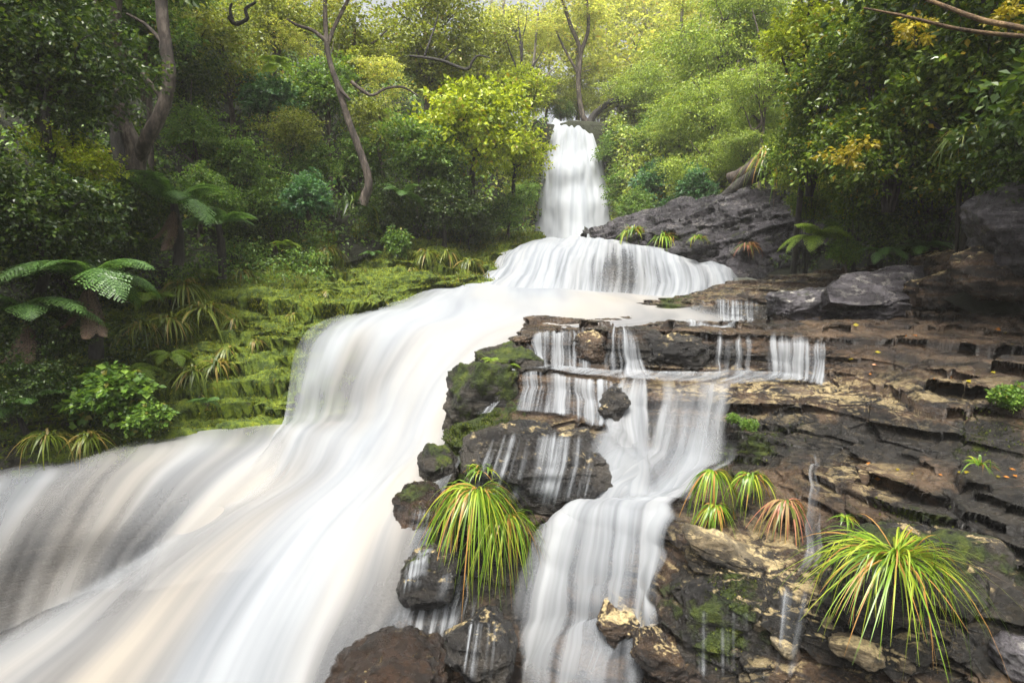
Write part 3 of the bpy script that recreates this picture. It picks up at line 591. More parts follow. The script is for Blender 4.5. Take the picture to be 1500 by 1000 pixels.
# ------------------------------------------------------------------ separate rocks
def rock(name, label, c, size, m, seed, e=2.6, rot=(0, 0, 0), lump=0.16, sub=6, moss=0.0, tan=1.0, th=None, cat='rock', group=None, cut=(.68, .92)):
    """one stone: rounded block of the given half sizes, layered and chipped"""
    import bmesh
    bm = bmesh.new(); bmesh.ops.create_icosphere(bm, subdivisions=sub, radius=1)
    v = np.array([x.co[:] for x in bm.verts]); f = np.array([[y.index for y in x.verts] for x in bm.faces]); bm.free()
    v /= (np.abs(v) ** e).sum(1, keepdims=True) ** (1 / e)
    rg = np.random.default_rng(seed)
    for q_ in unit(rg, 11):
        lim = rg.uniform(*cut) * (np.abs(q_) ** (e / (e - 1))).sum() ** ((e - 1) / e)
        dd = v @ q_; v = v - q_[None, :] * (np.maximum(dd - lim, 0) * .92)[:, None]
    n = v / np.linalg.norm(v, axis=1, keepdims=True)
    s = np.asarray(size, float) * 1.06; p = v * s; k = s.mean()
    q = p / k + seed * 7.7
    p = p + n * (k * lump * (.7 * fbm(q * 1.3, seed, 5, 0.55) + .45 * (worley(q * 1.6, seed + 9)[0] - .5)))[:, None]
    p = p + n * (k * (.05 * fbm(q * 4.5, seed + 12, 4) + .02 * fbm(q * 14, seed + 13, 2)))[:, None]
    # flat facets and layered breaks
    th = th or 0.22 * s[2]
    lay = np.floor((p[:, 2] + 0.05 * k * fbm(q * 1.5, seed + 2, 2)) / th)
    a = hash3(lay.astype(int), np.floor(q[:, 0] * 0.8).astype(int), np.floor(q[:, 1] * 0.8).astype(int), seed)
    hn = n.copy(); hn[:, 2] *= 0.1
    p += hn * (k * 0.09 * (a - 0.5))[:, None]
    mo = moss * (0.55 + 0.45 * np.clip(n[:, 2] + 0.3 * fbm(q * 2, seed + 5, 3), -1, 1)) if moss else 0 * n[:, 0]
    o = link(name, mesh_from(name, p, f, m, attrs={'moss': mo, 'tan': np.full(len(p), tan)}), loc=c)
    o.rotation_euler = [R(x) for x in rot]
    return tag(o, label, cat, group)
def rockp(label, px, py, d, hw, hh, dep, m, seed, **kw):
    """rock centred at photo position, half width/height in photo pixels, half depth in metres"""
    k = MPP(d); return rock(kw.pop('name', 'rock'), label, P(px, py, d), (hw * k, dep, hh * k), m, seed, **kw)
def plate(label, pts, back, m, seed, moss=.1, tan=.6, name='rock_slab'):
    """flat angular slab: outline of its front face (px, py, depth), extruded by the vector back"""
    import bmesh
    bm = bmesh.new(); vs = [bm.verts.new(P(*q)) for q in pts]; f = bm.faces.new(vs)
    ex = bmesh.ops.extrude_face_region(bm, geom=[f]); nv = [g_ for g_ in ex['geom'] if isinstance(g_, bmesh.types.BMVert)]
    for v in nv: v.co += Vector(back)
    bmesh.ops.recalc_face_normals(bm, faces=bm.faces)
    bmesh.ops.bevel(bm, geom=list(bm.edges), offset=.025, segments=2, profile=.6, affect='EDGES')
    bmesh.ops.triangulate(bm, faces=bm.faces)
    for _ in range(9):
        long = [e_ for e_ in bm.edges if e_.calc_length() > .05]
        if not long or len(bm.verts) > 60000: break
        bmesh.ops.subdivide_edges(bm, edges=long, cuts=1); bmesh.ops.triangulate(bm, faces=[f_ for f_ in bm.faces if len(f_.verts) > 3])
    bm.normal_update()
    p = np.array([v.co[:] for v in bm.verts]); nn = np.array([v.normal[:] for v in bm.verts]); F = np.array([[v.index for v in f_.verts] for f_ in bm.faces]); bm.free()
    i1, e1 = worley(p * np.array([.9, 2, 3.2]), seed)
    p = p + nn * (.05 * (i1 - .5) + .03 * fbm(p * 2.2, seed, 4) + .010 * fbm(p * 9, seed + 1, 3) - .03 * np.clip(1 - e1 / .05, 0, 1))[:, None]
    c = P(*pts[0]); o = link(name, mesh_from(name, p - c, F, m, attrs={'moss': np.full(len(p), moss), 'tan': np.full(len(p), tan)}), loc=c)
    return tag(o, label, 'rock')
plate('large flat grey purple slab leaning on the right bank', [(1216, 443, 9.9), (1212, 424, 10.1), (1232, 401, 10.5), (1300, 391, 10.65), (1390, 387, 10.75), (1374, 406, 10.5), (1364, 430, 10.1), (1295, 446, 9.85), (1255, 448, 9.85)], (.15, .75, -.25), M_GREY, 3)
rockp('pale lichened block below the left end of the grey slab', 1185, 448, 10.9, 62, 22, .6, M_GREY, 5, e=4, rot=(0, -4, 4), lump=.12, moss=.35, tan=1)
rockp('low dark block under the front edge of the grey slab', 1310, 458, 10.3, 80, 16, .4, M_GREY, 8, e=4, lump=.1, moss=.3)
rockp('brown broken rocks right of the grey slab', 1420, 385, 10.6, 62, 20, .6, M_BANK, 13, e=3.5, rot=(0, -8, 0), lump=.2, moss=.2)
rockp('huge rounded grey boulder under the bushes at the right edge', 1500, 342, 8.4, 66, 62, .75, M_GREY, 16, e=2.4, rot=(0, 25, 0), lump=.14, th=.25, name='boulder')
rockp('brown layered rock wedged between the grey slab and the rounded grey boulder', 1405, 425, 9.9, 62, 26, .5, M_BANK, 19, e=5, rot=(-8, -6, 0), lump=.2, moss=.2, cut=(.7, .92))
rockp('brown boulder below the rounded grey boulder at the right edge', 1462, 400, 8.6, 60, 38, .6, M_BANK, 18, e=2.6, lump=.2, moss=.25, name='boulder')
rockp('mossy knob of rock at the left end of the stepped falls', 703, 598, 8.0, 54, 66, .5, M_MOSSROCK, 21, e=5, lump=.24, moss=.62, cut=(.6, .85))
rockp('mossy rock crest above the mossy knob beside the main rapids', 742, 530, 8.7, 50, 24, .5, M_MOSSROCK, 22, e=4, lump=.22, moss=.65, cut=(.6, .85))
rockp('small mossy rock just above the drooping tussock at the rapids edge', 640, 688, 6.8, 27, 30, .3, M_MOSSROCK, 24, e=4, lump=.2, moss=.5, cut=(.6, .85))
rockp('squat brown rock with a mossy left side in the rapids edge', 618, 745, 6.3, 38, 30, .3, M_BROWN, 26, e=4, lump=.2, moss=.5, cut=(.6, .85))
rockp('rounded black boulder hanging under the drooping tussock', 628, 842, 5.6, 46, 44, .34, M_DARK, 28, e=2.5, lump=.1, moss=.4, rot=(0, 15, 0), name='boulder')
rockp('broad wet brown boulder at the bottom edge beside the rapids', 575, 1002, 4.65, 98, 58, .5, M_BROWN, 30, e=3.4, lump=.2, moss=.2, cut=(.62, .88), rot=(0, -8, 0), name='boulder')
rockp('black wet rock between the brown boulder and the largest fall', 705, 945, 4.9, 48, 58, .35, M_DARK, 31, e=2.5, lump=.15, moss=.25)
rockp('broad wet boulder streaked with water above the drooping tussock', 790, 684, 6.75, 106, 60, .6, M_DARK, 33, e=3.4, rot=(0, 3, 0), lump=.14, tan=1, moss=.15, name='boulder')
rockp('small dark hump standing between the two tier curtain and the main right fall', 900, 592, 7.6, 22, 24, .3, M_DARK, 35, e=5, lump=.26, cut=(.6, .85))
rockp('large dark hump in the middle of the upper rock ledge', 985, 515, 8.65, 50, 28, .4, M_DARK, 36, e=2.5, lump=.18)
rockp('dark hump left of the middle of the upper rock ledge', 865, 515, 8.75, 26, 28, .3, M_BANK, 38, e=2.6, lump=.16)
rockp('tan topped rock poking out of the lower right fall', 905, 906, 5.28, 40, 26, .25, M_BANK, 40, e=5, lump=.22, cut=(.6, .88), rot=(10, 8, 0))
rockp('long tan lichened rock beside the foot of the lower fall', 992, 962, 4.85, 70, 24, .22, M_BANK, 42, e=6, rot=(6, 28, 0), lump=.2, cut=(.65, .9), th=.05)
rockp('long tan plate tilting down to the right above the mossy black face', 1100, 822, 5.0, 105, 15, .22, M_TAN, 44, e=4, rot=(4, 22, -6), lump=.12, th=.05, name='rock_slab')
rockp('flat tan stone at the left end of the black mossy face', 1035, 818, 5.05, 30, 13, .18, M_TAN, 46, e=3.6, rot=(4, 14, 0), lump=.16, th=.05)
for k, (px, py, d, hw, hh, lab) in enumerate([
        (1072, 862, 4.85, 24, 9, 'thin tan stone under the middle of the long tan plate'), (1070, 893, 4.75, 20, 9, 'small brown and tan stone below the thin tan stone'),
        (1108, 905, 4.65, 28, 9, 'thin tan stone lowest on the black mossy face'), (1150, 945, 4.4, 20, 10, 'small round tan stone beside the thin thread of water'),
        (1180, 890, 4.5, 16, 8, 'small tan stone left of the big spreading tussock'), (1215, 905, 4.4, 24, 12, 'tan stone beneath the left blades of the big spreading tussock'),
        (1255, 945, 4.1, 44, 14, 'long tan stone below the big spreading tussock'), (1325, 970, 3.9, 16, 9, 'small tan stone near the bottom edge below the big tussock')]):
    rockp(lab, px, py, d, hw, hh, hw * MPP(d) * .8, M_TAN, 50 + k, e=6, rot=(3, 12, 10 * k), lump=.22, sub=5, th=.04, cut=(.6, .9))
rockp('dark mossy block carrying the big spreading tussock', 1360, 850, 4.35, 150, 70, .35, M_DARK, 61, e=3.5, lump=.16, moss=.5)
rockp('black mossy rock face left of the thin thread of water', 1075, 930, 4.85, 85, 90, .3, M_DARK, 63, e=3.2, rot=(0, 8, 0), lump=.14, moss=.62)
rockp('grey brown stone in the bottom right corner', 1490, 960, 3.6, 34, 34, .15, M_GREY, 65, e=2.6, lump=.18, sub=4)
# outcrop beside the fan cascade
OUTC = [
    [(850, 345, 26), (900, 330, 25), (1000, 312, 23.5), (1060, 300, 22), (1130, 290, 21), (1200, 300, 20), (1240, 330, 19)],
    [(858, 340, 22.5), (900, 322, 22), (1000, 298, 20.5), (1060, 284, 19.5), (1125, 276, 18.5), (1190, 278, 17.5), (1225, 310, 17)],
    [(866, 346, 21.6), (930, 346, 20.6), (1010, 330, 19.4), (1070, 322, 18.6), (1130, 312, 17.6), (1195, 310, 16.8), (1228, 340, 16.4)],
    [(880, 352, 21.2), (950, 360, 20.0), (1040, 362, 18.4), (1080, 358, 17.8), (1140, 352, 17.0), (1200, 345, 16.2), (1230, 370, 16)],
    [(880, 368, 21), (950, 385, 19.6), (1050, 405, 17.6), (1090, 408, 16.8), (1150, 405, 16.2), (1205, 400, 15.6), (1235, 400, 15.4)],
]
O0 = resample(resample(ctrl(OUTC), 1, 240, .5), 0, 140, .15); no = blur(grid_normals(O0), 3); no *= np.sign((no * np.array([0, -0.5, 1])).sum(-1, keepdims=True) + 1e-6)
OV = strata(O0, no, 99, th=0.22, amp=0.24, terr=.9, lump=.28, tilt=(-0.28, .05), block=.22, bs=.6)
opx = PX(O0)
o = link('rock_outcrop', mesh_from('rock_outcrop', OV.reshape(-1, 3), grid_faces(140, 240), M_OUT, attrs={'moss': .35 * np.exp(-((opx[..., 1] - 345) / 22) ** 2), 'tan': np.full(O0.shape[:2], .6)}))
tag(o, 'big dark layered rock outcrop right of the fan cascade', 'rock')

SHELF = [
    [(930, 442, 15.2), (990, 434, 14.8), (1060, 414, 14.5), (1130, 403, 13.8), (1215, 393, 13), (1300, 388, 12.4), (1400, 392, 11.8), (1500, 398, 11.2), (1600, 400, 10.6)],
    [(930, 446, 14), (985, 441, 13.6), (1060, 436, 13.2), (1125, 431, 12.9), (1215, 424, 12.3), (1300, 430, 11.7), (1400, 430, 11.2), (1500, 425, 10.8), (1600, 420, 10)],
    [(930, 480, 13.2), (985, 478, 13.0), (1060, 476, 12.7), (1125, 476, 12.5), (1215, 475, 12), (1300, 474, 11.3), (1400, 468, 10.9), (1500, 460, 10.6), (1600, 450, 9.9)],
]
S0 = resample(resample(ctrl(SHELF), 1, 300, .5), 0, 110, .1); ns = blur(grid_normals(S0), 2); ns *= np.sign((ns * np.array([0, -0.5, 1])).sum(-1, keepdims=True) + 1e-6)
SV = strata(S0, ns, 131, th=.12, amp=.08, terr=.6, lump=.1, block=.12, bs=.8); spx = PX(S0)
SF = grid_faces(110, 300)
o = link('rock_terrain', mesh_from('rock_terrain', SV.reshape(-1, 3), SF, M_BANK, attrs={'moss': .6 * np.exp(-((spx[..., 0] - 985) / 40) ** 2), 'tan': .25 + 0 * spx[..., 0], 'wet': .7 * np.clip((spx[..., 1] - 436) / 10, 0, 1)})); o['kind'] = 'structure'  # shelf front takes the same dark tone of wet stone and painted shade
VIS = [BBVH, LBVH, BVHTree.FromPolygons([Vector(v) for v in SV.reshape(-1, 3)], SF.tolist())]
for o in list(COL.objects):
    if o.type == 'MESH' and o.get('category') == 'rock' and o.name.split('.')[0] != 'rock_outcrop':
        M_ = o.rotation_euler.to_matrix().to_4x4(); M_.translation = o.location
        VIS.append(BVHTree.FromPolygons([M_ @ v.co for v in o.data.vertices], [p.vertices[:] for p in o.data.polygons]))
def drape(label, st, m, foam, seed, nr=60, nc=44, off=.03, edge=.2, bl=5):
    """thin film of water lying on the faces of the rocks; st = (py, left px, right px) from top to foot"""
    py = np.linspace(st[0][0], st[-1][0], nr); l = np.interp(py, [q[0] for q in st], [q[1] for q in st]); r = np.interp(py, [q[0] for q in st], [q[2] for q in st])
    V = np.zeros((nr, nc, 3))
    for i in range(nr):
        for j in range(nc):
            d = Vector(P(l[i] + (r[i] - l[i]) * j / (nc - 1), py[i], 10)) - CAMV; d.normalize(); t = 99
            for b in VIS:
                h = b.ray_cast(CAMV, d)
                if h[0] and h[3] < t: t = h[3]
            V[i, j] = CAMV + d * (min(t, 30))
    V = blur(V, bl); V[..., 1] -= off; V[..., 2] += off * .5
    dv = np.linalg.norm(np.diff(V, axis=0), axis=-1).mean(1); du = np.linalg.norm(np.diff(V, axis=1), axis=-1).mean(0)
    UV = np.stack(np.meshgrid(np.concatenate([[0], np.cumsum(du)]), np.concatenate([[0], np.cumsum(dv)])), -1) + seed * 5.13
    k = np.linspace(0, 1, nc)[None, :]; tt = np.linspace(0, 1, nr)[:, None]
    wob = .1 * fbm(np.stack([UV[..., 1] * .9, (k > .5) * 9.0 + 0 * UV[..., 0], 0 * UV[..., 0]], -1), seed, 3)
    ed = np.clip((np.minimum(k, 1 - k) + wob) / edge, 0, 1); ev = np.minimum(np.clip(tt / .12, 0, 1), np.clip((1 - tt) / .18, 0, 1))
    D = foam - (1 - ed) * (foam + .5) - (1 - ev) * .5
    o = link('waterfall', mesh_from('waterfall', V.reshape(-1, 3), grid_faces(nr, nc), m, uv=UV.reshape(-1, 2), attrs={'foam': D})); tag(o, label, 'waterfall')
drape('comb of thin white strands falling off the shelf below the grey slab', [(437, 1040, 1122), (474, 1040, 1122)], W_THIN, .5, 51)
drape('slanting streaks of water over the dark face of the broad wet boulder', [(630, 705, 885), (680, 685, 885), (745, 665, 870)], W_THIN, .30, 52)
drape('spray like film of water over the rocks left of the large drooping tussock', [(735, 590, 660), (800, 575, 650), (880, 560, 640)], W_THIN, .26, 53)
drape('thin strands of water running over the rounded black boulder', [(830, 640, 700), (870, 630, 710), (930, 600, 705)], W_THIN, .24, 54)
drape('veil of water over the black rock beside the brown boulder', [(900, 680, 745), (950, 670, 745), (1010, 660, 740)], W_THIN, .26, 55)
drape('faint white threads down the black mossy rock face', [(885, 1000, 1120), (930, 1000, 1120), (1000, 1000, 1120)], W_THIN, .06, 56)
drape('misty thread of water crossing the tan stones at the lower right', [(850, 1120, 1195), (920, 1118, 1180), (1010, 1110, 1160)], W_THIN, .14, 57)

# ------------------------------------------------------------------ foliage
def leaves(pos, dirs, nrm, ln, wd, fold=0.18, bend=0.12):
    """one folded diamond blade per leaf; arrays (n,3),(n,3),(n,3),(n,),(n,)"""
    d = dirs / (np.linalg.norm(dirs, axis=1, keepdims=True) + 1e-9)
    s = np.cross(d, nrm); s /= np.linalg.norm(s, axis=1, keepdims=True) + 1e-9
    u = np.cross(s, d)
    ln = ln[:, None]; wd = wd[:, None]
    a = pos; b = pos + d * ln * .45 + s * wd + u * wd * fold; c = pos + d * ln - u * ln * bend; e = pos + d * ln * .45 - s * wd + u * wd * fold
    V = np.stack([a, b, c, e], 1).reshape(-1, 3)
    F = np.arange(len(pos) * 4).reshape(-1, 4)
    return V, F
def crown_mesh(name, m, seed, lumps=9, tips=260, per=16, leaf=0.075, flat=1.0, spread=0.55, twig=0.28, droop=0.15, asp=0.36, lump_r=(0.20, 0.48), shape=(1, 1, .9)):
    """crown of radius about 1 as leafy twigs over several uneven boughs; returns mesh and bough centres"""
    rng = np.random.default_rng(seed); shape = np.array(shape)
    c = unit(rng, lumps) * (rng.uniform(.15, 1, (lumps, 1)) ** .6) * spread * shape; lr = rng.uniform(*lump_r, lumps)
    li = rng.choice(lumps, tips, p=lr ** 2 / (lr ** 2).sum())
    dirn = unit(rng, tips); dirn[:, 2] = dirn[:, 2] * .9 + .12
    dirn /= np.linalg.norm(dirn, axis=1, keepdims=True)
    base = c[li] + dirn * (lr[li] * np.where(rng.random(tips) < .16, rng.uniform(1.0, 1.55, tips), rng.uniform(.3, 1.0, tips)))[:, None] * np.array([1, 1, flat]) * shape
    td = dirn * np.array([1, 1, .7 * flat]) + unit(rng, tips) * .45 - np.array([0, 0, droop]); td /= np.linalg.norm(td, axis=1, keepdims=True)
    tl = twig * rng.uniform(.5, 1.2, tips)
    s = rng.uniform(0, 1, (tips, per)); side = unit(rng, tips * per).reshape(tips, per, 3)
    pos = base[:, None] + td[:, None] * (s * tl[:, None])[..., None] + side * (0.22 * twig) * np.array([1, 1, .55 * flat])
    pos[..., 2] -= droop * .5 * (s ** 2) * tl[:, None]
    ld = td[:, None] * .55 + side * .8 - np.array([0, 0, .12 + droop * .6])
    up = unit(rng, tips * per).reshape(tips, per, 3) * .65 + np.array([0, 0, .75])
    sz = leaf * rng.uniform(.6, 1.25, tips * per)
    V, F = leaves(pos.reshape(-1, 3), ld.reshape(-1, 3), up.reshape(-1, 3), sz, sz * asp)
    return mesh_from(name, V, F, m, smooth=False), c
def trunk_mesh(name, m, c, seed, h=1.6, r=0.07, bush=False):
    """stem from z = -h up into the crown, a limb to every bough"""
    rng = np.random.default_rng(seed); parts = []
    if bush:
        for q in c:
            mid = np.array([q[0] * .35, q[1] * .35, -h * .4]) + rng.normal(size=3) * .05
            parts.append(tube([(q[0] * .1, q[1] * .1, -h), mid, q * .8 + (0, 0, -.05), q], [r * .5, r * .4, r * .25, r * .1], 5, .1, seed, 4))
    else:
        k = [(0, 0, -h), (rng.normal() * .06, rng.normal() * .06, -h * .6), (rng.normal() * .1, rng.normal() * .1, -h * .25), (0, 0, .1), (rng.normal() * .15, rng.normal() * .15, .6)]
        parts.append(tube(k, [r * 1.25, r, r * .8, r * .55, r * .15], 8, .14, seed, 6))
        for q in c:
            z0 = min(q[2] - .25, .25); st = np.array([0, 0, max(z0, -h * .35)])
            parts.append(tube([st, (st + q) / 2 + rng.normal(size=3) * .06, q, q * 1.35], [r * .45, r * .32, r * .18, r * .05], 5, .1, seed, 4))
    V, F = merge(parts); return mesh_from(name, V, F, m)
KIND = {}
def kind(key, lm, bm_, h, r, bush=False, n=2, **kw):
    KIND[key] = []
    for i in range(n):
        me, c = crown_mesh('crown_' + key, lm, 100 + len(KIND) * 10 + i, **kw)
        KIND[key].append((me, trunk_mesh('trunk_' + key, bm_, c, 300 + len(KIND) * 10 + i, h, r, bush), h))
kind('lime', L_LIME, B_DARK, 1.2, .05, lumps=15, tips=630, per=16, leaf=0.073, spread=0.69, flat=.8, twig=.24)
kind('olive', L_OLIVE, B_BROWN, 1.6, .05, lumps=14, tips=600, per=16, leaf=0.059, spread=0.69, flat=.75, twig=.3, lump_r=(.25, .45))
kind('mid', L_MID, B_BROWN, 1.4, .05, lumps=14, tips=630, per=16, leaf=0.067, spread=0.67, flat=.85, twig=.26)
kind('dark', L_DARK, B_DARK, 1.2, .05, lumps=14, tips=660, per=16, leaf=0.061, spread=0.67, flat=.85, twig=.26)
kind('gloss', L_GLOSS, B_DARK, 1.0, .04, True, lumps=15, tips=930, per=15, leaf=0.076, spread=0.69, flat=.9, twig=.22, asp=.3)
kind('feather', L_FEATHER, B_BROWN, 1.2, .045, lumps=17, tips=780, per=22, leaf=0.055, spread=0.74, flat=.45, twig=.34, droop=.35, asp=.22)
kind('cool', L_BLUE, B_DARK, .9, .04, True, lumps=13, tips=480, per=13, leaf=0.122, spread=0.67, twig=.26)
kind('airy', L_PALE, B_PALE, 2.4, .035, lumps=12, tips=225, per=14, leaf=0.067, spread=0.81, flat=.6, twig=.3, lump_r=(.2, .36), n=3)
kind('shrub', L_MID, B_BROWN, .8, .04, True, lumps=11, tips=330, per=10, leaf=0.195, spread=0.62, twig=.3, asp=.42)

kind('spray', L_YELLOW, B_DARK, .5, .03, True, lumps=6, tips=34, per=9, leaf=.22, spread=.75, twig=.4, asp=.3, lump_r=(.1, .3))
rr = random.Random(5)
def plant(key, label, px, py, d, rpx, name='tree', cat='tree', group=None, sy=1.0, sz=1.0, var=None, rot=None, gz=True):
    """tree or bush whose crown centre is seen at (px, py), crown radius rpx photo pixels"""
    lst = KIND[key]; cm, tm, h = lst[(var if var is not None else rr.randrange(99)) % len(lst)]
    Rm = rpx * MPP(d); c = P(px, py, d); z = ground_z(c[0], c[1])
    th = h * Rm * sz
    if name == 'bush': gz = gz and d < 16.5
    if gz and z is not None and c[2] - z > 0.15 * Rm: th = min(c[2] - z + .15, 14)
    e = empty(name, (c[0], c[1], c[2] - th), label, cat, group)
    ra = rr.uniform(0, 6.28) if rot is None else rot
    cr = link('crown', cm, e, (0, 0, th)); cr.scale = (Rm, Rm, Rm * sz); cr.rotation_euler = (0, 0, ra)
    tk = link('stem' if name in ('bush', 'shrub') else 'trunk', tm, e, (0, 0, th)); tk.scale = (Rm, Rm, th / h); tk.rotation_euler = (0, 0, ra)
    return e
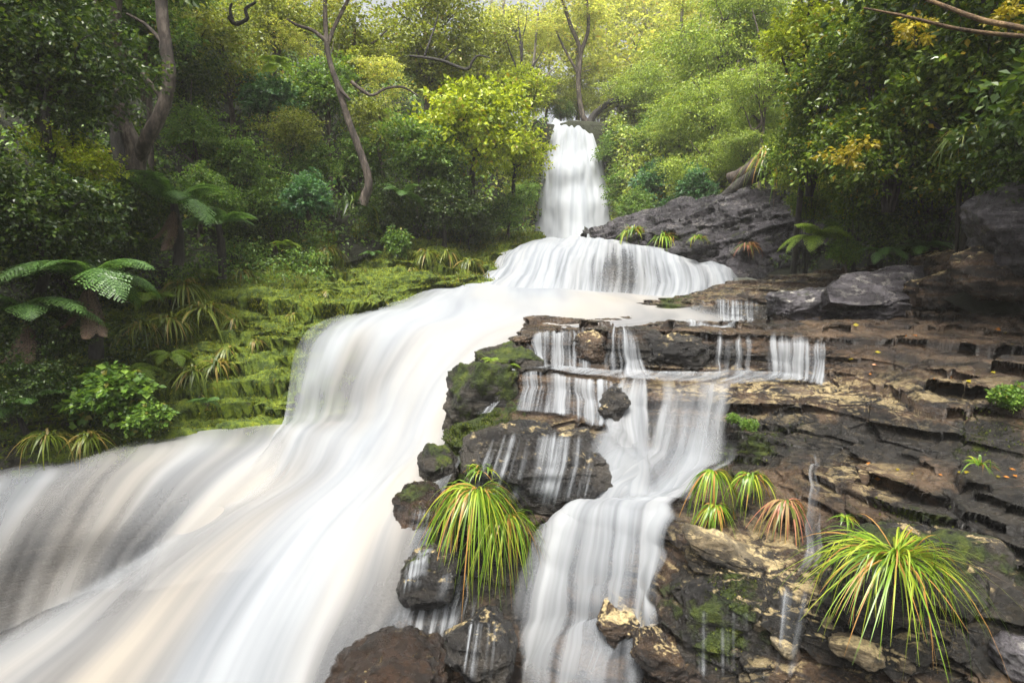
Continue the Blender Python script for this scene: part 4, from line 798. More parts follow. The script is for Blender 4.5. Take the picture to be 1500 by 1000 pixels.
PL = [  # left side, near to far
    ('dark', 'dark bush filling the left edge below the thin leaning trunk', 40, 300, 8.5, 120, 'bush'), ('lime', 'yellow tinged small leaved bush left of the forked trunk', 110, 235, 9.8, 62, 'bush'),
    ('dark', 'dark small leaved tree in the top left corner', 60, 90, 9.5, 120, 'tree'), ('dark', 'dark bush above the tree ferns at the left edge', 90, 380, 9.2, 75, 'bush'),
    ('mid', 'green tree crown above the forked trunk', 200, 30, 14.5, 80, 'tree'), ('dark', 'dark tree crown behind the forked trunk', 260, 110, 17, 70, 'tree'),
    ('mid', 'pale green bush right of the forked trunk foot', 280, 190, 15.5, 52, 'bush'), ('olive', 'airy olive tree right of the forked trunk', 330, 95, 19, 75, 'tree'),
    ('cool', 'broad leaved cool green bush high on the left slope', 390, 140, 19, 42, 'bush'), ('mid', 'green bush on the left slope above the ferns', 345, 240, 16, 55, 'bush'),
    ('olive', 'pale olive bush between the forked trunk and the slanting trunk', 425, 195, 18, 48, 'bush'), ('olive', 'airy olive tree at the top edge left of the slanting trunk', 400, 40, 22, 70, 'tree'),
    ('cool', 'cool green broad leaved bush at the foot of the slanting trunk', 450, 285, 16, 42, 'bush'), ('mid', 'green bush left of the slanting trunk', 455, 235, 18.5, 45, 'bush'),
    ('olive', 'olive tree behind the top of the slanting trunk', 520, 70, 23, 75, 'tree'), ('olive', 'olive tree at the top edge over the dark dead branch', 620, 45, 27, 85, 'tree'),
    ('lime', 'bright lime green tree left of the tall waterfall', 690, 185, 21, 92, 'tree'), ('lime', 'lime green tree right beside the left edge of the tall waterfall', 752, 225, 23, 52, 'tree'),
    ('mid', 'green bush under the bright lime tree', 610, 220, 20, 65, 'bush'), ('dark', 'dark drooping bush below the bright lime tree', 650, 290, 20, 62, 'bush'),
    ('dark', 'dark bush between the slanting trunk and the moss terraces', 575, 300, 19.5, 55, 'bush'), ('mid', 'green bush at the foot of the bank beside the tall waterfall', 745, 310, 23, 40, 'bush'),
    ('olive', 'olive bush above the moss terraces below the bright lime tree', 560, 190, 21, 55, 'bush'), ('olive', 'pale olive tree behind the bright lime tree', 660, 110, 28, 70, 'tree'),
    ('lime', 'small lime tree leaning over the top of the tall waterfall from the left', 765, 130, 32, 45, 'tree'), ('mid', 'small green bush at the left foot of the tall waterfall', 770, 285, 27, 26, 'bush'),
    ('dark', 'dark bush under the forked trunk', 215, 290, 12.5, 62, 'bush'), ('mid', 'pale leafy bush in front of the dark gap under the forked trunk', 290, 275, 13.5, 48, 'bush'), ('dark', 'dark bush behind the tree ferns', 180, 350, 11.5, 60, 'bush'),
    ('dark', 'dark low bush at the water edge in the left corner', 30, 560, 7.8, 70, 'bush'), ('dark', 'dark bush above the water at the left edge', 60, 480, 8.4, 70, 'bush'),
    # behind the fall
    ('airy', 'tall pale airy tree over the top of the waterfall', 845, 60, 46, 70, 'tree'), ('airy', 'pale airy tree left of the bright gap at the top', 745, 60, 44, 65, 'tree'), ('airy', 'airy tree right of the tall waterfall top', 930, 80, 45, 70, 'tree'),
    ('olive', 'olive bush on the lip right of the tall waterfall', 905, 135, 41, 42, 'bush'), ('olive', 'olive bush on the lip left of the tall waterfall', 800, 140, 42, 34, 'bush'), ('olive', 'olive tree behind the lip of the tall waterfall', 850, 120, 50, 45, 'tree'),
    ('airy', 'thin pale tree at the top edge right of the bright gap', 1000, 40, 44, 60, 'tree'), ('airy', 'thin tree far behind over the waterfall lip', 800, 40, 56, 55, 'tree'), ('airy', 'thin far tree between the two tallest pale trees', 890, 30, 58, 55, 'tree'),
    ('feather', 'feathery green tree on the slope right of the tall waterfall', 965, 130, 38, 62, 'tree'), ('mid', 'green bush beside the right edge of the tall waterfall', 905, 215, 36.5, 40, 'bush'), ('mid', 'green bush low beside the tall waterfall on its right', 915, 280, 33.5, 42, 'bush'),
    ('cool', 'cool green broad leaved bush above the rock outcrop', 965, 270, 30, 40, 'bush'), ('mid', 'green bush midway up the misty right slope', 960, 205, 34, 45, 'bush'),
    ('feather', 'feathery yellow green tree high on the misty right slope', 1060, 60, 29, 85, 'tree'), ('feather', 'feathery tree midway on the misty right slope', 1050, 160, 27.5, 75, 'tree'), ('feather', 'feathery bush low on the misty right slope', 1030, 240, 26, 58, 'bush'),
    ('cool', 'cool green bush just behind the rock outcrop', 1020, 275, 25, 34, 'bush'), ('feather', 'feathery bush behind the fallen log', 1090, 215, 24, 48, 'bush'), ('feather', 'feathery tree beside the big glossy bushes near the top', 1120, 110, 23, 60, 'tree'),
    ('mid', 'large green bush left of the slanting trunk over the dark hollow', 400, 290, 16.5, 60, 'bush'), ('dark', 'dark bush at the back of the moss terraces under the pale bush', 360, 320, 16, 48, 'bush'), ('dark', 'dark low bush behind the far end of the moss terraces', 690, 325, 22, 45, 'bush'),
    ('mid', 'green bush low on the left slope beside the small tall waterfall', 640, 250, 22, 50, 'bush'), ('mid', 'green tree high on the left slope between the two dead branches', 480, 130, 21, 60, 'tree'), ('olive', 'olive tree at the top between forked trunk and dead branch', 290, 40, 20, 70, 'tree'),
    ('mid', 'mid green bush halfway up behind the slanting trunk', 530, 235, 21, 48, 'bush'), ('dark', 'dark bush filling the hollow left of the forked trunk', 130, 300, 11, 75, 'bush'), ('mid', 'green leafy bush over the silvery tree fern', 320, 290, 14.5, 45, 'bush'),
    ('mid', 'mid green tree in the upper left between dark trees', 100, 120, 12, 55, 'tree'), ('olive', 'olive tree high behind the bright lime tree at the top', 700, 90, 33, 65, 'tree'), ('olive', 'yellowish tree left of the bright gap over the fall', 745, 130, 36, 50, 'tree'),
    ('olive', 'yellowish bush right behind the lip of the tall fall', 930, 150, 44, 42, 'bush'), ('feather', 'yellow green tree on the skyline right of the bright gap', 985, 85, 46, 58, 'tree'), ('airy', 'airy pale tree on the skyline centre', 870, 70, 55, 65, 'tree'), ('airy', 'airy tree on the skyline left of the lip', 780, 80, 52, 60, 'tree'), ('airy', 'airy tree on the skyline right of the lip', 950, 40, 56, 70, 'tree'),
    ('feather', 'feathery bush hugging the slope between fall and outcrop', 1000, 195, 32, 50, 'bush'), ('mid', 'green bush touching the outcrop top left end', 930, 300, 27, 34, 'bush'), ('feather', 'feathery bush above the fallen log', 1110, 170, 25.5, 52, 'bush'), ('feather', 'feathery tree at the very top of the misty right slope', 1090, 10, 30, 75, 'tree'), ('cool', 'cool green bush low between fall and outcrop', 990, 305, 27, 28, 'bush'),
    ('gloss', 'low green bush resting on the top right of the rock outcrop', 1185, 300, 14.2, 36, 'bush'), ('mid', 'green bush filling the gap between outcrop and right thicket', 1230, 325, 14, 40, 'bush'),
    ('olive', 'olive bush standing right over the lip of the tall waterfall', 845, 152, 44, 30, 'bush'), ('mid', 'green bush just behind the lip of the tall waterfall', 820, 160, 43, 24, 'bush'), ('olive', 'small olive bush right above the lip of the tall fall', 880, 160, 42, 26, 'bush'),
    # right near bushes
    ('gloss', 'glossy bush filling the thicket above the boulder gap', 1370, 140, 11.5, 95, 'bush'), ('gloss', 'glossy bush in the thicket left of centre near the top', 1220, 140, 12.8, 80, 'bush'), ('gloss', 'glossy bush hanging low over the ferns and slab', 1380, 270, 11, 70, 'bush'), ('lime', 'lime green bush at the lower left of the right thicket', 1150, 238, 18.4, 44, 'bush'),
    ('lime', 'lime green edge of the glossy thicket at the top', 1185, 60, 14, 75, 'bush'), ('gloss', 'glossy leaved bush on the left side of the right thicket', 1190, 215, 13, 72, 'bush'), ('gloss', 'glossy leaved bush at the top of the right thicket', 1290, 75, 11.5, 110, 'bush'),
    ('gloss', 'glossy leaved bush in the middle of the right thicket', 1310, 210, 10.8, 100, 'bush'), ('gloss', 'glossy leaved bush in the upper right corner', 1440, 90, 9.8, 125, 'bush'), ('gloss', 'glossy leaved bush above the rounded grey boulder', 1440, 225, 9.8, 95, 'bush'),
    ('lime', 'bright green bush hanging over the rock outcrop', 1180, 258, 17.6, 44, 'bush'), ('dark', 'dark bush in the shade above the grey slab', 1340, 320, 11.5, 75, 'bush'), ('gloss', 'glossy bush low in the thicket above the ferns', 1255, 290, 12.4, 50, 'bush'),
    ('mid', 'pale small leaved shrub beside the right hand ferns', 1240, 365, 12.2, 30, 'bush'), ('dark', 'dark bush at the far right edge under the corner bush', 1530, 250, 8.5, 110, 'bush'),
    ('gloss', 'glossy bush behind the upper right corner', 1400, 10, 12.5, 120, 'bush'),
]
for q in PL:
    key, lab, px, py, d, rp, nm = q
    plant(key, lab, px, py, d, rp, nm, 'tree' if nm == 'tree' else 'bush', sz=.95)
# trees out of the picture that shade the sides of the gorge
for (px, py, d, rp) in [(-330, 250, 7, 260), (-150, -120, 9, 250), (150, -200, 15, 180), (1700, 150, 7, 240), (1560, -150, 9, 220), (1330, -200, 13, 170), (-320, 520, 6.5, 150)]:
    plant('dark', 'dark tree beyond the side of the picture shading the bank', px, py, d, rp, 'tree', 'tree', group='trees beyond the sides')

# undergrowth over the slopes: one leafy mass per side
def far_wood():
    rng = np.random.default_rng(77); n = 800; x = rng.uniform(-45, 45, n); x = np.where((np.abs(x - 3) < 11) & (rng.random(n) < .75), x + np.sign(x - 3) * 16, x); y = rng.uniform(68, 84, n)
    z = np.array([ground_z(a, b) or 12 for a, b in zip(x, y)]) + rng.uniform(0, 1, n) ** .8 * (6 + 2.5 * fbm(np.stack([x * .25, y * .2, 0 * x], 1), 3, 3))
    per = 50; off = unit(rng, n * per) * rng.uniform(.2, 1.3, (n * per, 1)) * np.array([1, 1, .6])
    pos = np.stack([x, y, z], 1).repeat(per, 0) + off; sz = rng.uniform(.2, .45, n * per)
    V, F = leaves(pos, off + unit(rng, n * per) * .5 - np.array([0, 0, .3]), unit(rng, n * per) * .6 + np.array([0, -.2, .8]), sz, sz * .36)
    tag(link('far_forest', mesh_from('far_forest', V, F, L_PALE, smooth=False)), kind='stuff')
far_wood()
def scatter_on(V, n, seed, px_lim, leaf, m, name, thick=.5, per=14, up0=.3):
    rng = np.random.default_rng(seed)
    A = V[:-1, :-1]; nr, nc = A.shape[:2]
    ar = np.linalg.norm(np.cross(V[1:, :-1] - A, V[:-1, 1:] - A), axis=-1)
    pxy = PX(A); ok = (pxy[..., 0] > px_lim[0]) & (pxy[..., 0] < px_lim[1]) & (pxy[..., 1] > px_lim[2]) & (pxy[..., 1] < px_lim[3]) & (A[..., 1] > 3)
    wgt = ar * ok / np.maximum(A[..., 1], 5) ** 1.0; wgt = wgt.ravel() / wgt.sum()
    k = rng.choice(len(wgt), n, p=wgt); i, j = k // nc, k % nc; a, b = rng.random(n)[:, None], rng.random(n)[:, None]
    p = V[i, j] + (V[i + 1, j] - V[i, j]) * a + (V[i, j + 1] - V[i, j]) * b
    dist = p[:, 1]
    hgt = rng.uniform(0, 1, n) ** 1.3 * thick * (1 + .8 * fbm(p * .6, seed, 3))
    c = p + np.stack([0 * hgt, -.3 * hgt, np.abs(hgt)], 1)
    rad = (leaf * 3.2 * (dist / 15) ** .6)
    off = unit(rng, n * per).reshape(n, per, 3) * rng.uniform(.2, 1, (n, per, 1)) * rad[:, None, None] * np.array([1, 1, .5])
    pos = (c[:, None] + off).reshape(-1, 3)
    dirs = off.reshape(-1, 3) / rad.repeat(per)[:, None] + unit(rng, n * per) * .4 - np.array([0, 0, .3])
    nrm = unit(rng, n * per) * .6 + np.array([0, -.2, .8])
    sz = (leaf * (dist / 15) ** .6).repeat(per) * rng.uniform(.6, 1.3, n * per)
    V2, F2 = leaves(pos, dirs, nrm, sz, sz * .36)
    o = link(name, mesh_from(name, V2, F2, m, smooth=False)); return tag(o, kind='stuff')
scatter_on(HV, 7000, 1, (-300, 790, -120, 430), .12, L_MID, 'undergrowth', .9)
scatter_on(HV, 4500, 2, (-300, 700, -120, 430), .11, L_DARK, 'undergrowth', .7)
scatter_on(LV, 700, 31, (-100, 480, 300, 420), .07, L_MID, 'undergrowth', .5); scatter_on(LV, 500, 32, (-200, 220, 380, 660), .07, L_DARK, 'undergrowth', .5)
scatter_on(HV, 5000, 3, (890, 1250, -120, 345), .11, L_FEATHER, 'undergrowth', .9)
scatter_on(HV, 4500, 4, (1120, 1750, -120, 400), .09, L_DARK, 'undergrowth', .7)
scatter_on(HV, 900, 6, (700, 792, 60, 345), .13, L_OLIVE, 'undergrowth', .8)
scatter_on(HV, 1500, 7, (884, 1000, 60, 345), .13, L_OLIVE, 'undergrowth', .8)

# ferns: each frond a part
def frond_mesh(name, m, L=1.0, n=26, w=.26, droop=.55, lift=.5, seed=0):
    rng = np.random.default_rng(seed); t = np.linspace(0, 1, 40)
    x = t * (1 - .18 * t * droop); z = lift * t - (lift + droop) * .62 * t ** 2
    c = np.stack([x, 0 * x, z], 1) * L
    V1, F1 = tube(c[::6], np.linspace(.010, .003, len(c[::6])) * L, 4, 0, 0, 3)
    tt = np.linspace(.12, .985, n); pts = np.stack([np.interp(tt, t, c[:, k]) for k in range(3)], 1)
    tg = np.stack([np.interp(tt, t, np.gradient(c[:, k])) for k in range(3)], 1); tg /= np.linalg.norm(tg, axis=1, keepdims=True)
    ln = w * L * np.sin(np.clip(tt * 1.02, 0, 1) ** .75 * math.pi) ** .8 + .015 * L
    P_, D_, N_, S_, W_ = [], [], [], [], []
    for sg in (-1, 1):
        side = np.array([0, sg, 0])
        d = side * .9 + tg * .45 + rng.normal(size=(n, 3)) * .05 - np.array([0, 0, .15])
        up = np.cross(tg, np.tile(side, (n, 1))) * sg * -1.0
        up = np.where(up[:, 2:3] < 0, -up, up)
        for q in np.linspace(0, .85, 7):              # leaflets along each pinna
            base = pts + d * (ln * q)[:, None] - np.array([0, 0, .18]) * (ln * q * q)[:, None]
            for s2 in (-1, 1):
                P_.append(base); D_.append(tg * s2 * .8 + d * .6); N_.append(up + rng.normal(size=(n, 3)) * .12); S_.append(ln * .26 * (1 - q * .75) + .006 * L); W_.append(ln * .06 * (1 - q * .5) + .003 * L)
    V2, F2 = leaves(*[np.concatenate(k) for k in (P_, D_, N_, S_, W_)])
    V, F = merge([(V1, F1), (V2, F2)]); return mesh_from(name, V, F, m, smooth=False)
FR = [frond_mesh('frond', L_FERN, droop=.6, lift=.6, seed=1), frond_mesh('frond', L_FERN, droop=.9, lift=.5, seed=2), frond_mesh('frond', L_FERN, droop=.4, lift=.8, seed=3)]
FRL = [frond_mesh('frond', L_FERNLIME, droop=.6, lift=.6, seed=4), frond_mesh('frond', L_FERNLIME, droop=.9, lift=.6, seed=5)]
FRD = frond_mesh('dead_frond', L_DEAD, droop=.25, lift=-1.6, w=.12, seed=6)
def fern(label, px, py, d, Lpx, n, lib, seed, az=(0, 360), dead=0, name='fern', el=(-5, 25), group=None):
    r = random.Random(seed); c = P(px, py, d); e = empty(name, c, label, 'fern', group); L = Lpx * MPP(d)
    for k in range(n):
        o = link('frond', r.choice(lib), e); a = az[0] + (az[1] - az[0]) * (k + r.uniform(.2, .8)) / n
        o.rotation_euler = (R(r.uniform(-12, 12)), R(-r.uniform(*el)), R(a)); s = L * r.uniform(.75, 1.1); o.scale = (s, s, s)
    for k in range(dead):
        o = link('dead_frond', FRD, e); o.rotation_euler = (0, R(r.uniform(0, 15)), R(r.uniform(200, 340))); s = L * r.uniform(.5, .8); o.scale = (s, s, s)
    if name == 'tree_fern':
        z = ground_z(c[0], c[1]); h = max(.5, min(2.2, c[2] - (z if z is not None else c[2] - 1)))
        V, F = tube([(0, 0, -h - .2), (.03, .02, -h * .5), (0, 0, .02)], [.10, .085, .07], 8, .25, seed, 6)
        link('trunk', mesh_from('trunk', V, F, B_DARK), e)
    return e
fern('tree fern with drooping green fronds and brown dead ones at the left', 130, 410, 8.6, 125, 11, FR, 1, dead=4, name='tree_fern')
fern('dark tree fern at the left edge', 40, 460, 8.2, 110, 9, FR, 2, dead=3, name='tree_fern')
fern('tree fern below the forked trunk with silvery fronds', 255, 300, 11.6, 95, 9, FR, 3, dead=3, name='tree_fern')
fern('tree fern right of the silvery fronded one', 320, 330, 13, 70, 8, FR, 4, name='tree_fern')
fern('fern low over the water at the far left', 25, 600, 7.6, 70, 7, FR, 5)
fern('fern below the tree ferns on the left bank', 110, 500, 8.8, 75, 8, FR, 6)
fern('fern hanging under the slanting trunk', 590, 285, 18.5, 42, 7, FR, 7)
fern('fern high on the left slope under the top edge', 405, 95, 18.5, 35, 7, FRL, 8)
fern('bright green fern right of the rock outcrop', 1195, 350, 12.6, 62, 9, FRL, 9, az=(150, 390))
fern('fern in the shade above the grey slab', 1300, 370, 11.3, 50, 7, FR, 10, az=(160, 380))
fern('second fern from the left in the shade above the grey slab', 1350, 365, 11, 45, 7, FR, 11, az=(160, 380))
fern('small fern under the broad leaved shrub at the left water edge', 225, 605, 8.4, 42, 6, FRL, 12)
fern('bright fern beside the lip of the fan cascade', 740, 205, 23, 45, 7, FRL, 13)
fern('bright fern tuft on the crest of the mossy rock beside the rapids', 722, 528, 8.3, 24, 7, FRL, 14)
fern('second bright fern tuft on the crest of the mossy rock', 745, 535, 8.2, 22, 6, FRL, 15)
fern('small fern on the left bank behind the water', 250, 520, 9.6, 45, 6, FRL, 16)

# broad leaved shrubs near the left water edge
def shrub(label, px, py, d, rpx, key='shrub', sz=.85): return plant(key, label, px, py, d, rpx, 'shrub', 'shrub', sz=sz, gz=False)
shrub('broad leaved green shrub at the left water edge', 160, 575, 8.3, 58)
shrub('small broad leaved shrub below the larger one at the water edge', 215, 610, 8.15, 34)
shrub('green leafy plant at the back of the moss terraces', 582, 355, 17.5, 18, sz=1.4)
shrub('leafy plant in the right edge crevice of the bank', 1475, 580, 5.6, 26)
shrub('small bright green plant beside the largest right hand fall', 1098, 622, 6.6, 14)
shrub('tiny bright plant left of the other one at the right hand fall', 1075, 612, 6.8, 11)
shrub('yellow leaved spray in the right thicket', 1345, 50, 8.6, 34, 'spray'); shrub('yellow leaved spray in the middle of the right thicket', 1240, 225, 10.2, 36, 'spray')
shrub('yellow leaved spray at the right edge of the right thicket', 1480, 30, 8.2, 34, 'spray')

# tussocks and grass
def blades(n, L, seed, spread=(0, 360), el=(35, 85), droop=1.0, wd=.006, base=.05, seg=7, lean=(0, 0)):
    """arching blades from one clump"""
    r = np.random.default_rng(seed); az = np.radians(r.uniform(*spread, n)); e = np.radians(r.uniform(*el, n)); ln = L * r.uniform(.55, 1.1, n)
    b = np.stack([np.cos(az), np.sin(az), 0 * az], 1) * (base * r.uniform(0, 1, n))[:, None]; b[:, 2] = r.uniform(-.3, .3, n) * base
    t = np.linspace(0, 1, seg + 1)
    h = np.stack([np.cos(az), np.sin(az)], 1)
    dr = droop * r.uniform(.7, 1.25, n)
    x = (np.cos(e) * ln)[:, None] * (t + .12 * t * (1 - t))
    z = (np.sin(e) * ln)[:, None] * t - (dr * ln)[:, None] * t ** 2 * 1.0
    C = np.zeros((n, seg + 1, 3)); C[..., :2] = b[:, None, :2] + h[:, None, :] * x[..., None]; C[..., 2] = b[:, None, 2] + z
    C[..., 0] += lean[0] * ln[:, None] * t ** 2; C[..., 1] += lean[1] * ln[:, None] * t ** 2
    C[..., :2] += (r.normal(size=(n, 1, 2)) * .10 * L) * (t ** 2)[None, :, None]
    kink = (r.random(n) < .18)[:, None] * np.maximum(t - r.uniform(.35, .7, n)[:, None], 0); C[..., 2] -= kink * ln[:, None] * .9; C[..., :2] -= h[:, None, :] * (kink * ln[:, None] * .45)[..., None]
    T = np.gradient(C, axis=1); s = np.cross(T, np.stack([-h[:, 1] * .2, h[:, 0] * .2, 1 + 0 * az], 1)[:, None, :]); s /= np.linalg.norm(s, axis=-1, keepdims=True) + 1e-9
    w_ = wd * r.uniform(.6, 1.3, n)[:, None] * np.minimum(1, .6 + t * 2)[None, :] * (1 - t[None, :] ** 2.2 * .94)
    A = C + s * w_[..., None]; B = C - s * w_[..., None]
    V = np.stack([A, B], 2).reshape(-1, 3)
    i = np.arange(n)[:, None] * (seg + 1) * 2 + np.arange(seg)[None, :] * 2
    F = np.stack([i, i + 1, i + 3, i + 2], -1).reshape(-1, 4)
    return V, F
def tussock(label, px, py, d, Lpx, n, seed, m=L_TUSS, name='grass_tussock', wpx=2.0, group=None, base=.12, **kw):
    k = MPP(d); V, F = blades(n, Lpx * k, seed, wd=wpx * k, base=Lpx * k * base, **kw)
    o = link(name, mesh_from(name, V, F, m), loc=P(px, py, d)); return tag(o, label, 'grass tussock', group)
tussock('big spreading green and rust tussock at the lower right', 1312, 812, 3.85, 140, 300, 1, el=(4, 60), droop=.92, wpx=1.35, spread=(120, 420), base=.2)
tussock('large drooping yellow green tussock hanging over the black boulder', 700, 718, 5.9, 96, 210, 2, el=(5, 58), droop=1.55, wpx=1.25, spread=(150, 390), base=.2)
tussock('drooping tussock right of the large hanging one', 745, 755, 5.85, 85, 90, 3, el=(10, 60), droop=1.6, wpx=1.2, spread=(180, 380))
tussock('small upright tuft above the large hanging tussock', 705, 690, 6.2, 42, 60, 4, el=(30, 80), droop=.8, wpx=1.5)
tussock('fresh green tussock hanging right of the largest fall', 1045, 690, 5.9, 52, 80, 5, el=(0, 50), droop=1.7, wpx=1.3, spread=(170, 380))
tussock('green tussock in the middle of the hanging row right of the largest fall', 1100, 697, 5.8, 48, 75, 6, el=(20, 70), droop=1.3, wpx=1.6, spread=(170, 380))
tussock('rusty pink tussock hanging above the tan plate', 1152, 735, 5.5, 58, 70, 7, L_TUSSRED, el=(10, 60), droop=1.6, wpx=1.6, spread=(170, 380))
tussock('small green tuft below the other hanging tussocks beside the largest fall', 1050, 740, 5.75, 45, 70, 8, el=(10, 60), droop=1.4, wpx=1.5, spread=(170, 380))
tussock('small bright tuft above the big spreading tussock', 1238, 758, 4.9, 26, 34, 9, el=(20, 70), droop=1.0, wpx=1.6)
tussock('leafy tuft on the wet brown ledge at the right', 1435, 680, 4.8, 38, 36, 10, el=(20, 75), droop=.8, wpx=2.0)
tussock('yellow green tussock on the outcrop beside the fan cascade', 928, 340, 20.3, 32, 90, 11, L_TUSS, el=(20, 80), droop=.9, wpx=1.2)
tussock('second yellow green tussock right along the outcrop foot', 972, 348, 19.8, 32, 90, 12, L_TUSS, el=(20, 80), droop=.9, wpx=1.2)
tussock('small tuft rightmost along the top of the fan cascade', 1022, 350, 18.2, 22, 60, 13, L_TUSS, el=(20, 80), droop=.9, wpx=1.1)
tussock('ochre tussock on the dark face of the outcrop', 1095, 360, 17.1, 26, 80, 14, L_TUSSRED, el=(20, 70), droop=1.1, wpx=1.1)
tussock('flax like tuft at the foot of the slanting trunk', 520, 300, 17.5, 48, 90, 15, L_DARK, el=(15, 75), droop=.6, wpx=1.8)
tussock('grassy tuft at the back of the moss terraces', 480, 368, 16.3, 34, 110, 16, L_GRASS, el=(20, 80), droop=1.0, wpx=1.2)
tussock('long bladed tuft hanging in the right thicket', 1420, 195, 9.0, 60, 60, 17, L_GRASS, el=(20, 60), droop=1.2, wpx=1.8)
tussock('yellow grassy tuft hanging beside the fallen log', 1130, 225, 18.5, 50, 140, 18, L_TUSS, el=(10, 60), droop=1.4, wpx=1.2)
for k, (px, py, d, L, lab) in enumerate([
        (270, 420, 11.8, 50, 'grassy tussock at the upper left end of the moss terraces'), (300, 455, 11.2, 60, 'brownish grassy tussock in the middle of the left bank'), (250, 470, 10.8, 55, 'grassy tussock beside the tree ferns on the left bank'),
        (285, 545, 9.7, 55, 'arching yellow green tussock above the mossy wall'), (320, 535, 9.8, 42, 'small tussock at the right end above the mossy wall'), (655, 372, 19, 32, 'grassy tussock at the far end of the moss terraces'), (690, 385, 18.6, 30, 'grassy tussock nearest the fan cascade on the left bank'),
        (625, 372, 18, 28, 'grassy tussock second from the far end of the moss terraces'), (355, 400, 13.6, 30, 'small grassy tussock on the upper moss terrace'), (335, 512, 10.3, 26, 'tiny tussock on the lip of the mossy wall')]):
    tussock(lab, px, py, d, L, 110, 30 + k, L_GRASS, el=(15, 75), droop=1.1, wpx=1.7)

for k, (px, py, d, L, kd, lab) in enumerate([
        (420, 360, 15.5, 26, 'fern', 'fern at the back of the moss terraces left of the grassy tuft'), (545, 372, 17, 20, 'fern', 'small fern beside the leafy plant on the moss terraces'), (300, 400, 13, 34, 'fern', 'fern at the upper left end of the moss terraces'),
        (395, 425, 13.2, 20, 'grass', 'small grass tuft in the middle of the upper moss terrace'), (345, 470, 11.3, 24, 'grass', 'small grass tuft on the lower moss terrace'), (430, 462, 11.7, 18, 'grass', 'grass tuft near the water on the lower moss terrace'),
        (375, 500, 10.5, 20, 'grass', 'bright tuft on the lip over the mossy wall nearest the rapids'), (210, 480, 10.3, 48, 'grass', 'long grass tussock right of the tree fern with dead fronds'), (230, 440, 11.3, 42, 'fern', 'fern left of the grassy tussocks on the left bank'),
        (480, 430, 13.6, 17, 'grass', 'grass tuft at the right end of the middle moss terrace'), (520, 412, 14.8, 15, 'grass', 'tiny grass tuft on the bright middle terrace'), (605, 395, 17, 15, 'grass', 'tiny grass tuft nearest the small side trickle'),
        (190, 545, 9.3, 46, 'fern', 'fern above the broad leaved shrub at the water edge'), (300, 590, 9.0, 26, 'fern', 'little fern hanging on the mossy wall'), (70, 640, 7.5, 50, 'grass', 'dark grass tuft over the water in the left corner'), (130, 640, 7.9, 44, 'grass', 'dark grass tuft under the broad leaved shrub')]):
    if kd == 'fern': fern(lab, px, py, d, L * 1.2, 7, FR if k % 2 else FRL, 60 + k)
    else: tussock(lab, px, py, d, L, 90, 60 + k, L_GRASS, el=(15, 75), droop=1.1, wpx=1.5)
def cover(V, ok, n, seed, m, name, mk):
    rng = np.random.default_rng(seed); A = V[:-1, :-1]; nr, nc = A.shape[:2]
    ar = np.linalg.norm(np.cross(V[1:, :-1] - A, V[:-1, 1:] - A), axis=-1) * ok[:-1, :-1]; ar = ar.ravel() / ar.sum()
    k = rng.choice(len(ar), n, p=ar); i, j = k // nc, k % nc; a, b = rng.random(n)[:, None], rng.random(n)[:, None]
    p = V[i, j] + (V[i + 1, j] - V[i, j]) * a + (V[i, j + 1] - V[i, j]) * b
    d, nn, s, w_ = mk(rng, p, n); Vv, F = leaves(p, d, nn, s, w_)
    return tag(link(name, mesh_from(name, Vv, F, m, smooth=False)), kind='stuff')
def moss_mk(rng, p, n):
    s = (.016 + .0014 * p[:, 1]) * rng.uniform(.5, 1.4, n); return unit(rng, n) * .6 + np.array([0, -.35, .75]), unit(rng, n), s, s * .3
def grass_mk(rng, p, n):
    s = (.06 + .006 * p[:, 1]) * rng.uniform(.4, 1.4, n); return unit(rng, n) * .8 + np.array([0, -.3, .7]), unit(rng, n), s, s * .08
lmk = np.clip(lm + .5 * fbm(LV * 1.3, 4, 3) - .1, 0, 1)
cover(LV, lmk, 120000, 1, L_MOSS, 'moss', moss_mk)
cover(LV, np.clip(lmk * (fbm(LV * .9, 8, 3) > .15) * np.clip((nl[..., 2] - .3), 0, 1), 0, 1) + 1e-6, 7000, 2, L_GRASS, 'grass', grass_mk)
cover(BV, np.clip((moss - .3) * (fbm(BV * 2.2, 14, 4) > .1), 0, 1) + 1e-7, 14000, 3, L_DMOSS, 'moss', moss_mk)

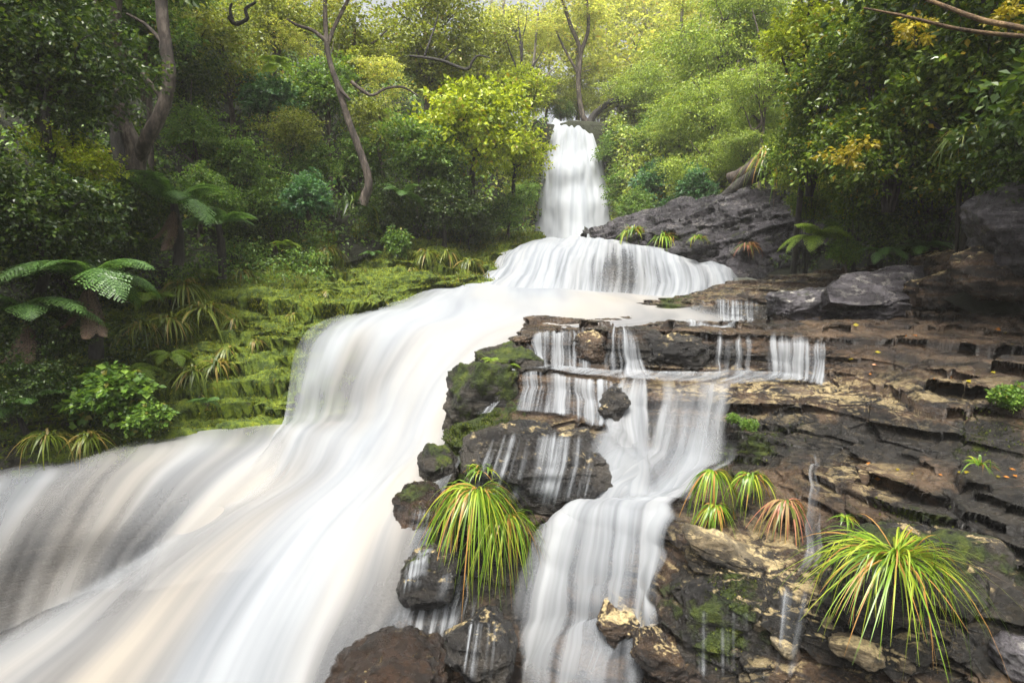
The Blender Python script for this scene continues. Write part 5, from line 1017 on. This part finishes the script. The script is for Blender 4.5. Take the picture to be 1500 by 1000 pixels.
# ------------------------------------------------------------------ hero trunks, dead branches, log
def wood(name, label, cat, limbs, m, seed=0, rough=.14, part=None, crown=None, n=9):
    """limbs: list of ([(px,py,d)...], [radius in photo px ...])"""
    parts = []
    for k, (pts, rad) in enumerate(limbs):
        parts.append(tube([P(*q) for q in pts], [r * MPP(q[2]) for r, q in zip(rad, pts)], n, rough, seed + k, 6))
    V, F = merge(parts); base = P(*limbs[0][0][0])
    if part:
        e = empty(name, base, label, cat); o = link(part, mesh_from(part, V - base, F, m), e)
        for (key, px, py, d, rp, var) in crown or []:
            me, _, _ = KIND[key][var % len(KIND[key])]; c = link('crown', me, e, P(px, py, d) - base); s = rp * MPP(d); c.scale = (s, s, s * .8); c.rotation_euler = (0, 0, var)
        return e
    o = link(name, mesh_from(name, V - base, F, m), loc=base); return tag(o, label, cat)
wood('tree', 'tree with a forked rough brown trunk at the upper left', 'tree', [
    ([(200, 250, 11.6), (196, 220, 11.6), (180, 170, 11.6), (172, 110, 11.6), (168, 50, 11.6), (172, -60, 11.6)], [13, 12, 10, 9.5, 8.5, 7]),
    ([(204, 235, 11.6), (215, 205, 11.5), (238, 160, 11.5), (248, 110, 11.5), (242, 60, 11.5), (236, 0, 11.5), (238, -60, 11.5)], [9, 9.5, 9, 8.5, 8, 8, 7]),
    ([(240, 148, 11.5), (215, 115, 11.5), (185, 75, 11.6)], [4, 3, 3]), ([(170, 60, 11.6), (150, 30, 11.6), (135, -10, 11.6)], [4, 3, 2]), ([(244, 70, 11.5), (215, 38, 11.6), (185, 20, 11.5)], [3.5, 2.5, 1.5])],
    B_BROWN, 3, part='trunk', crown=[('dark', 110, -20, 13, 60, 1), ('mid', 250, -40, 13, 60, 0)])
wood('tree', 'tree with a slanting mossy brown trunk left of the bright lime tree', 'tree', [
    ([(530, 300, 17), (540, 265, 17), (525, 215, 17), (510, 175, 17), (496, 130, 17), (482, 85, 17), (477, 40, 17), (476, -40, 17)], [7, 6, 5.2, 4.8, 4.4, 3.6, 3.2, 2.5]),
    ([(492, 115, 17), (502, 135, 16.9), (513, 146, 16.9)], [3, 2.5, 1.5]), ([(480, 62, 17), (458, 45, 17), (435, 37, 17), (420, 28, 17)], [3, 2.5, 2, 1]),
    ([(514, 120, 17), (530, 132, 17), (545, 140, 17), (565, 130, 17.2), (590, 128, 17.4), (612, 140, 17.5)], [2.5, 2.5, 2, 1.8, 1.5, 1]),
    ([(478, 70, 17), (490, 40, 17.2), (505, 10, 17.4), (520, -20, 17.5)], [3, 2.5, 2.5, 2])], B_BROWN, 8, part='trunk', crown=[('airy', 470, -10, 17.5, 55, 0), ('airy', 560, 110, 17.8, 45, 1), ('airy', 425, 60, 17.5, 40, 2)])
wood('tree', 'thin leaning dark trunk at the left edge', 'tree', [([(62, 330, 10), (58, 190, 10), (54, 60, 10), (46, -60, 10)], [6, 6, 5.5, 5])], B_BROWN, 12, part='trunk', crown=[('dark', 45, -30, 10, 60, 0)])
wood('tree', 'tall dark trunked tree above the lip of the waterfall', 'tree', [([(862, 185, 42), (852, 165, 42), (847, 120, 42), (850, 75, 42), (835, 35, 42), (818, -20, 42)], [5, 3.8, 3.2, 3, 2.8, 2.4]), ([(850, 80, 42), (862, 40, 42), (858, -10, 42)], [3, 2.5, 2]), ([(848, 110, 42), (826, 70, 42.5), (812, 40, 43)], [2, 1.6, 1])],
     B_BROWN, 14, part='trunk', crown=[('airy', 850, 10, 42, 55, 2), ('airy', 805, 45, 43, 35, 1)])
wood('tree', 'tree with a long limb arching right from the waterfall lip', 'tree', [([(862, 190, 40), (868, 172, 40), (885, 155, 40), (905, 146, 39.5), (950, 145, 39), (990, 138, 38.5)], [6, 5, 4.5, 4, 3.5, 2.5]), ([(918, 146, 39.5), (920, 120, 39.5), (925, 95, 39.5)], [2, 1.5, 1])], B_DARK, 16, part='trunk', crown=[('olive', 940, 115, 39.5, 38, 0), ('olive', 995, 115, 38.5, 34, 1)])
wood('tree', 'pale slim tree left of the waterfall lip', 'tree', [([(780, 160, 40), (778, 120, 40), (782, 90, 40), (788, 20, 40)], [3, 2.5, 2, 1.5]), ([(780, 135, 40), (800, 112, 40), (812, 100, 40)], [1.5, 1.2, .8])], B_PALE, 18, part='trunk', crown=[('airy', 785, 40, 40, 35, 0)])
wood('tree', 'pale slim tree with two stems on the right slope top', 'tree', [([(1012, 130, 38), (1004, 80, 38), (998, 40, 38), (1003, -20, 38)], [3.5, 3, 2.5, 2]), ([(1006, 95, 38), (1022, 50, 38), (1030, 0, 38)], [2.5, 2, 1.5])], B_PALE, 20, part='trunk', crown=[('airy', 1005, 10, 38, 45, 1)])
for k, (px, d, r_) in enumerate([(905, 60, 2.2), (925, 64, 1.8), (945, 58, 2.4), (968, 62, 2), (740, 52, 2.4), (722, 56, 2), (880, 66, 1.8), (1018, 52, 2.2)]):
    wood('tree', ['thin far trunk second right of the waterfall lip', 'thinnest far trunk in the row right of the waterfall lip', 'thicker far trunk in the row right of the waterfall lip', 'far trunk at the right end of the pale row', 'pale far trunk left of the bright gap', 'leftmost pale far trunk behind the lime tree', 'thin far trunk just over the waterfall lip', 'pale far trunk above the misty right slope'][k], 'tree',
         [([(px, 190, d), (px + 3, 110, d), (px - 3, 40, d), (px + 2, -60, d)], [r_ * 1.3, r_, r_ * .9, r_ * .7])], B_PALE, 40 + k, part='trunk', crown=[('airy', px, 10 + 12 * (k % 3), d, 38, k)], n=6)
wood('dead_branch', 'dark crooked dead branch in front of the olive trees', 'branch', [([(600, 82, 22), (625, 85, 21.8), (650, 90, 21.6), (683, 102, 21.4), (692, 90, 21.3), (700, 82, 21.3), (718, 85, 21.2)], [1.5, 2.2, 2.2, 2.2, 1.8, 1.4, .7]), ([(622, 82, 21.8), (628, 65, 21.8), (636, 42, 22), (642, 22, 22)], [1.8, 1.4, 1, .6]), ([(650, 88, 21.6), (662, 76, 21.6), (670, 70, 21.6)], [1.2, .9, .5])], B_DARK, 60)
wood('dead_branch', 'short dark dead branch at the top edge of the left slope', 'branch', [([(335, 25, 17), (345, 35, 17), (362, 28, 17), (360, 14, 17), (375, 3, 17)], [3, 3, 2.5, 2.5, 1.5]), ([(340, 28, 17), (337, 15, 17), (340, 5, 17)], [2.5, 2, 1.2])], B_DARK, 62)
wood('branch', 'long bare rust brown branch crossing the upper right corner', 'branch', [([(1560, 55, 6.5), (1500, 42, 6.6), (1440, 30, 6.8), (1390, 12, 7), (1345, -5, 7.2)], [4, 3.8, 3.4, 2.8, 2])], B_RUST, 64)
wood('branch', 'thinner rust brown branch below the long one in the upper right corner', 'branch', [([(1560, 55, 6.9), (1480, 52, 7), (1400, 42, 7.1), (1330, 25, 7.2), (1265, 12, 7.3)], [2.8, 2.8, 2.4, 2, 1.2])], B_RUST, 66)
wood('fallen_log', 'fallen grey log leaning on the outcrop under the feathery bushes', 'log', [([(1068, 262, 20.5), (1095, 250, 20), (1128, 232, 19.5)], [8, 10, 12])], B_BROWN, 68, rough=.25)
wood('fallen_log', 'second darker fallen log just below the first', 'log', [([(1060, 288, 19.6), (1085, 270, 19.4), (1125, 245, 19)], [5, 9, 10])], B_DARK, 70, rough=.25)

# fallen leaves on the wet rock
lf, lfF = leaves(np.zeros((1, 3)), np.array([[1., 0, 0]]), np.array([[0., 0, 1]]), np.array([1.]), np.array([.3]), .12, .1)
LEAFM = [mesh_from('fallen_leaf', lf, lfF, L_YELLOW), mesh_from('fallen_leaf', lf, lfF, leaf_material('orange_leaf', (0.3, 0.10, 0.02), (0.42, 0.16, 0.03), (0.5, 0.22, 0.05)))]
for k in range(26):
    px, py = (rr.uniform(1230, 1490), rr.uniform(455, 560)) if k < 14 else (rr.uniform(1240, 1490), rr.uniform(675, 720))
    h = hit(px, py)
    if not h: continue
    o = link('fallen_leaf', LEAFM[k % 2], loc=h[0] + h[1] * .012 + Vector((0, 0, .006))); s = rr.uniform(4, 9) * MPP(h[3]); o.scale = (s, s, s)
    o.rotation_mode = 'QUATERNION'; nv = h[1] if h[1].z > 0 else -h[1]; o.rotation_quaternion = nv.to_track_quat('Z', 'Y') @ Vector((0, 0, 1)).rotation_difference(Vector((0, 0, 1)))
    tag(o, ['yellow fallen leaf lying on the wet rock of the right bank', 'orange fallen leaf lying on the wet rock of the right bank'][k % 2], 'leaf', ['yellow leaves fallen on the right bank', 'orange leaves fallen on the right bank'][k % 2])

# ------------------------------------------------------------------ haze
def haze(dens):
    m, t, out = mat('haze_air'); n = N(t); v = n.new('ShaderNodeVolumePrincipled')
    v.inputs['Color'].default_value = (1, .98, .94, 1); v.inputs['Density'].default_value = dens; v.inputs['Anisotropy'].default_value = 0.0
    t.links.new(v.outputs[0], out.inputs['Volume'])
    x0, x1, y0, y1, z0, z1 = -90, 90, -20, 120, -4.5, 34
    V = [(x, y, z) for x in (x0, x1) for y in (y0, y1) for z in (z0, z1)]
    F = [(0, 1, 3, 2), (4, 6, 7, 5), (0, 4, 5, 1), (2, 3, 7, 6), (0, 2, 6, 4), (1, 5, 7, 3)]
    o = link('haze', mesh_from('haze', V, F, m, smooth=False)); o['kind'] = 'stuff'
    cy.volume_step_rate = 4
haze(0.0009)
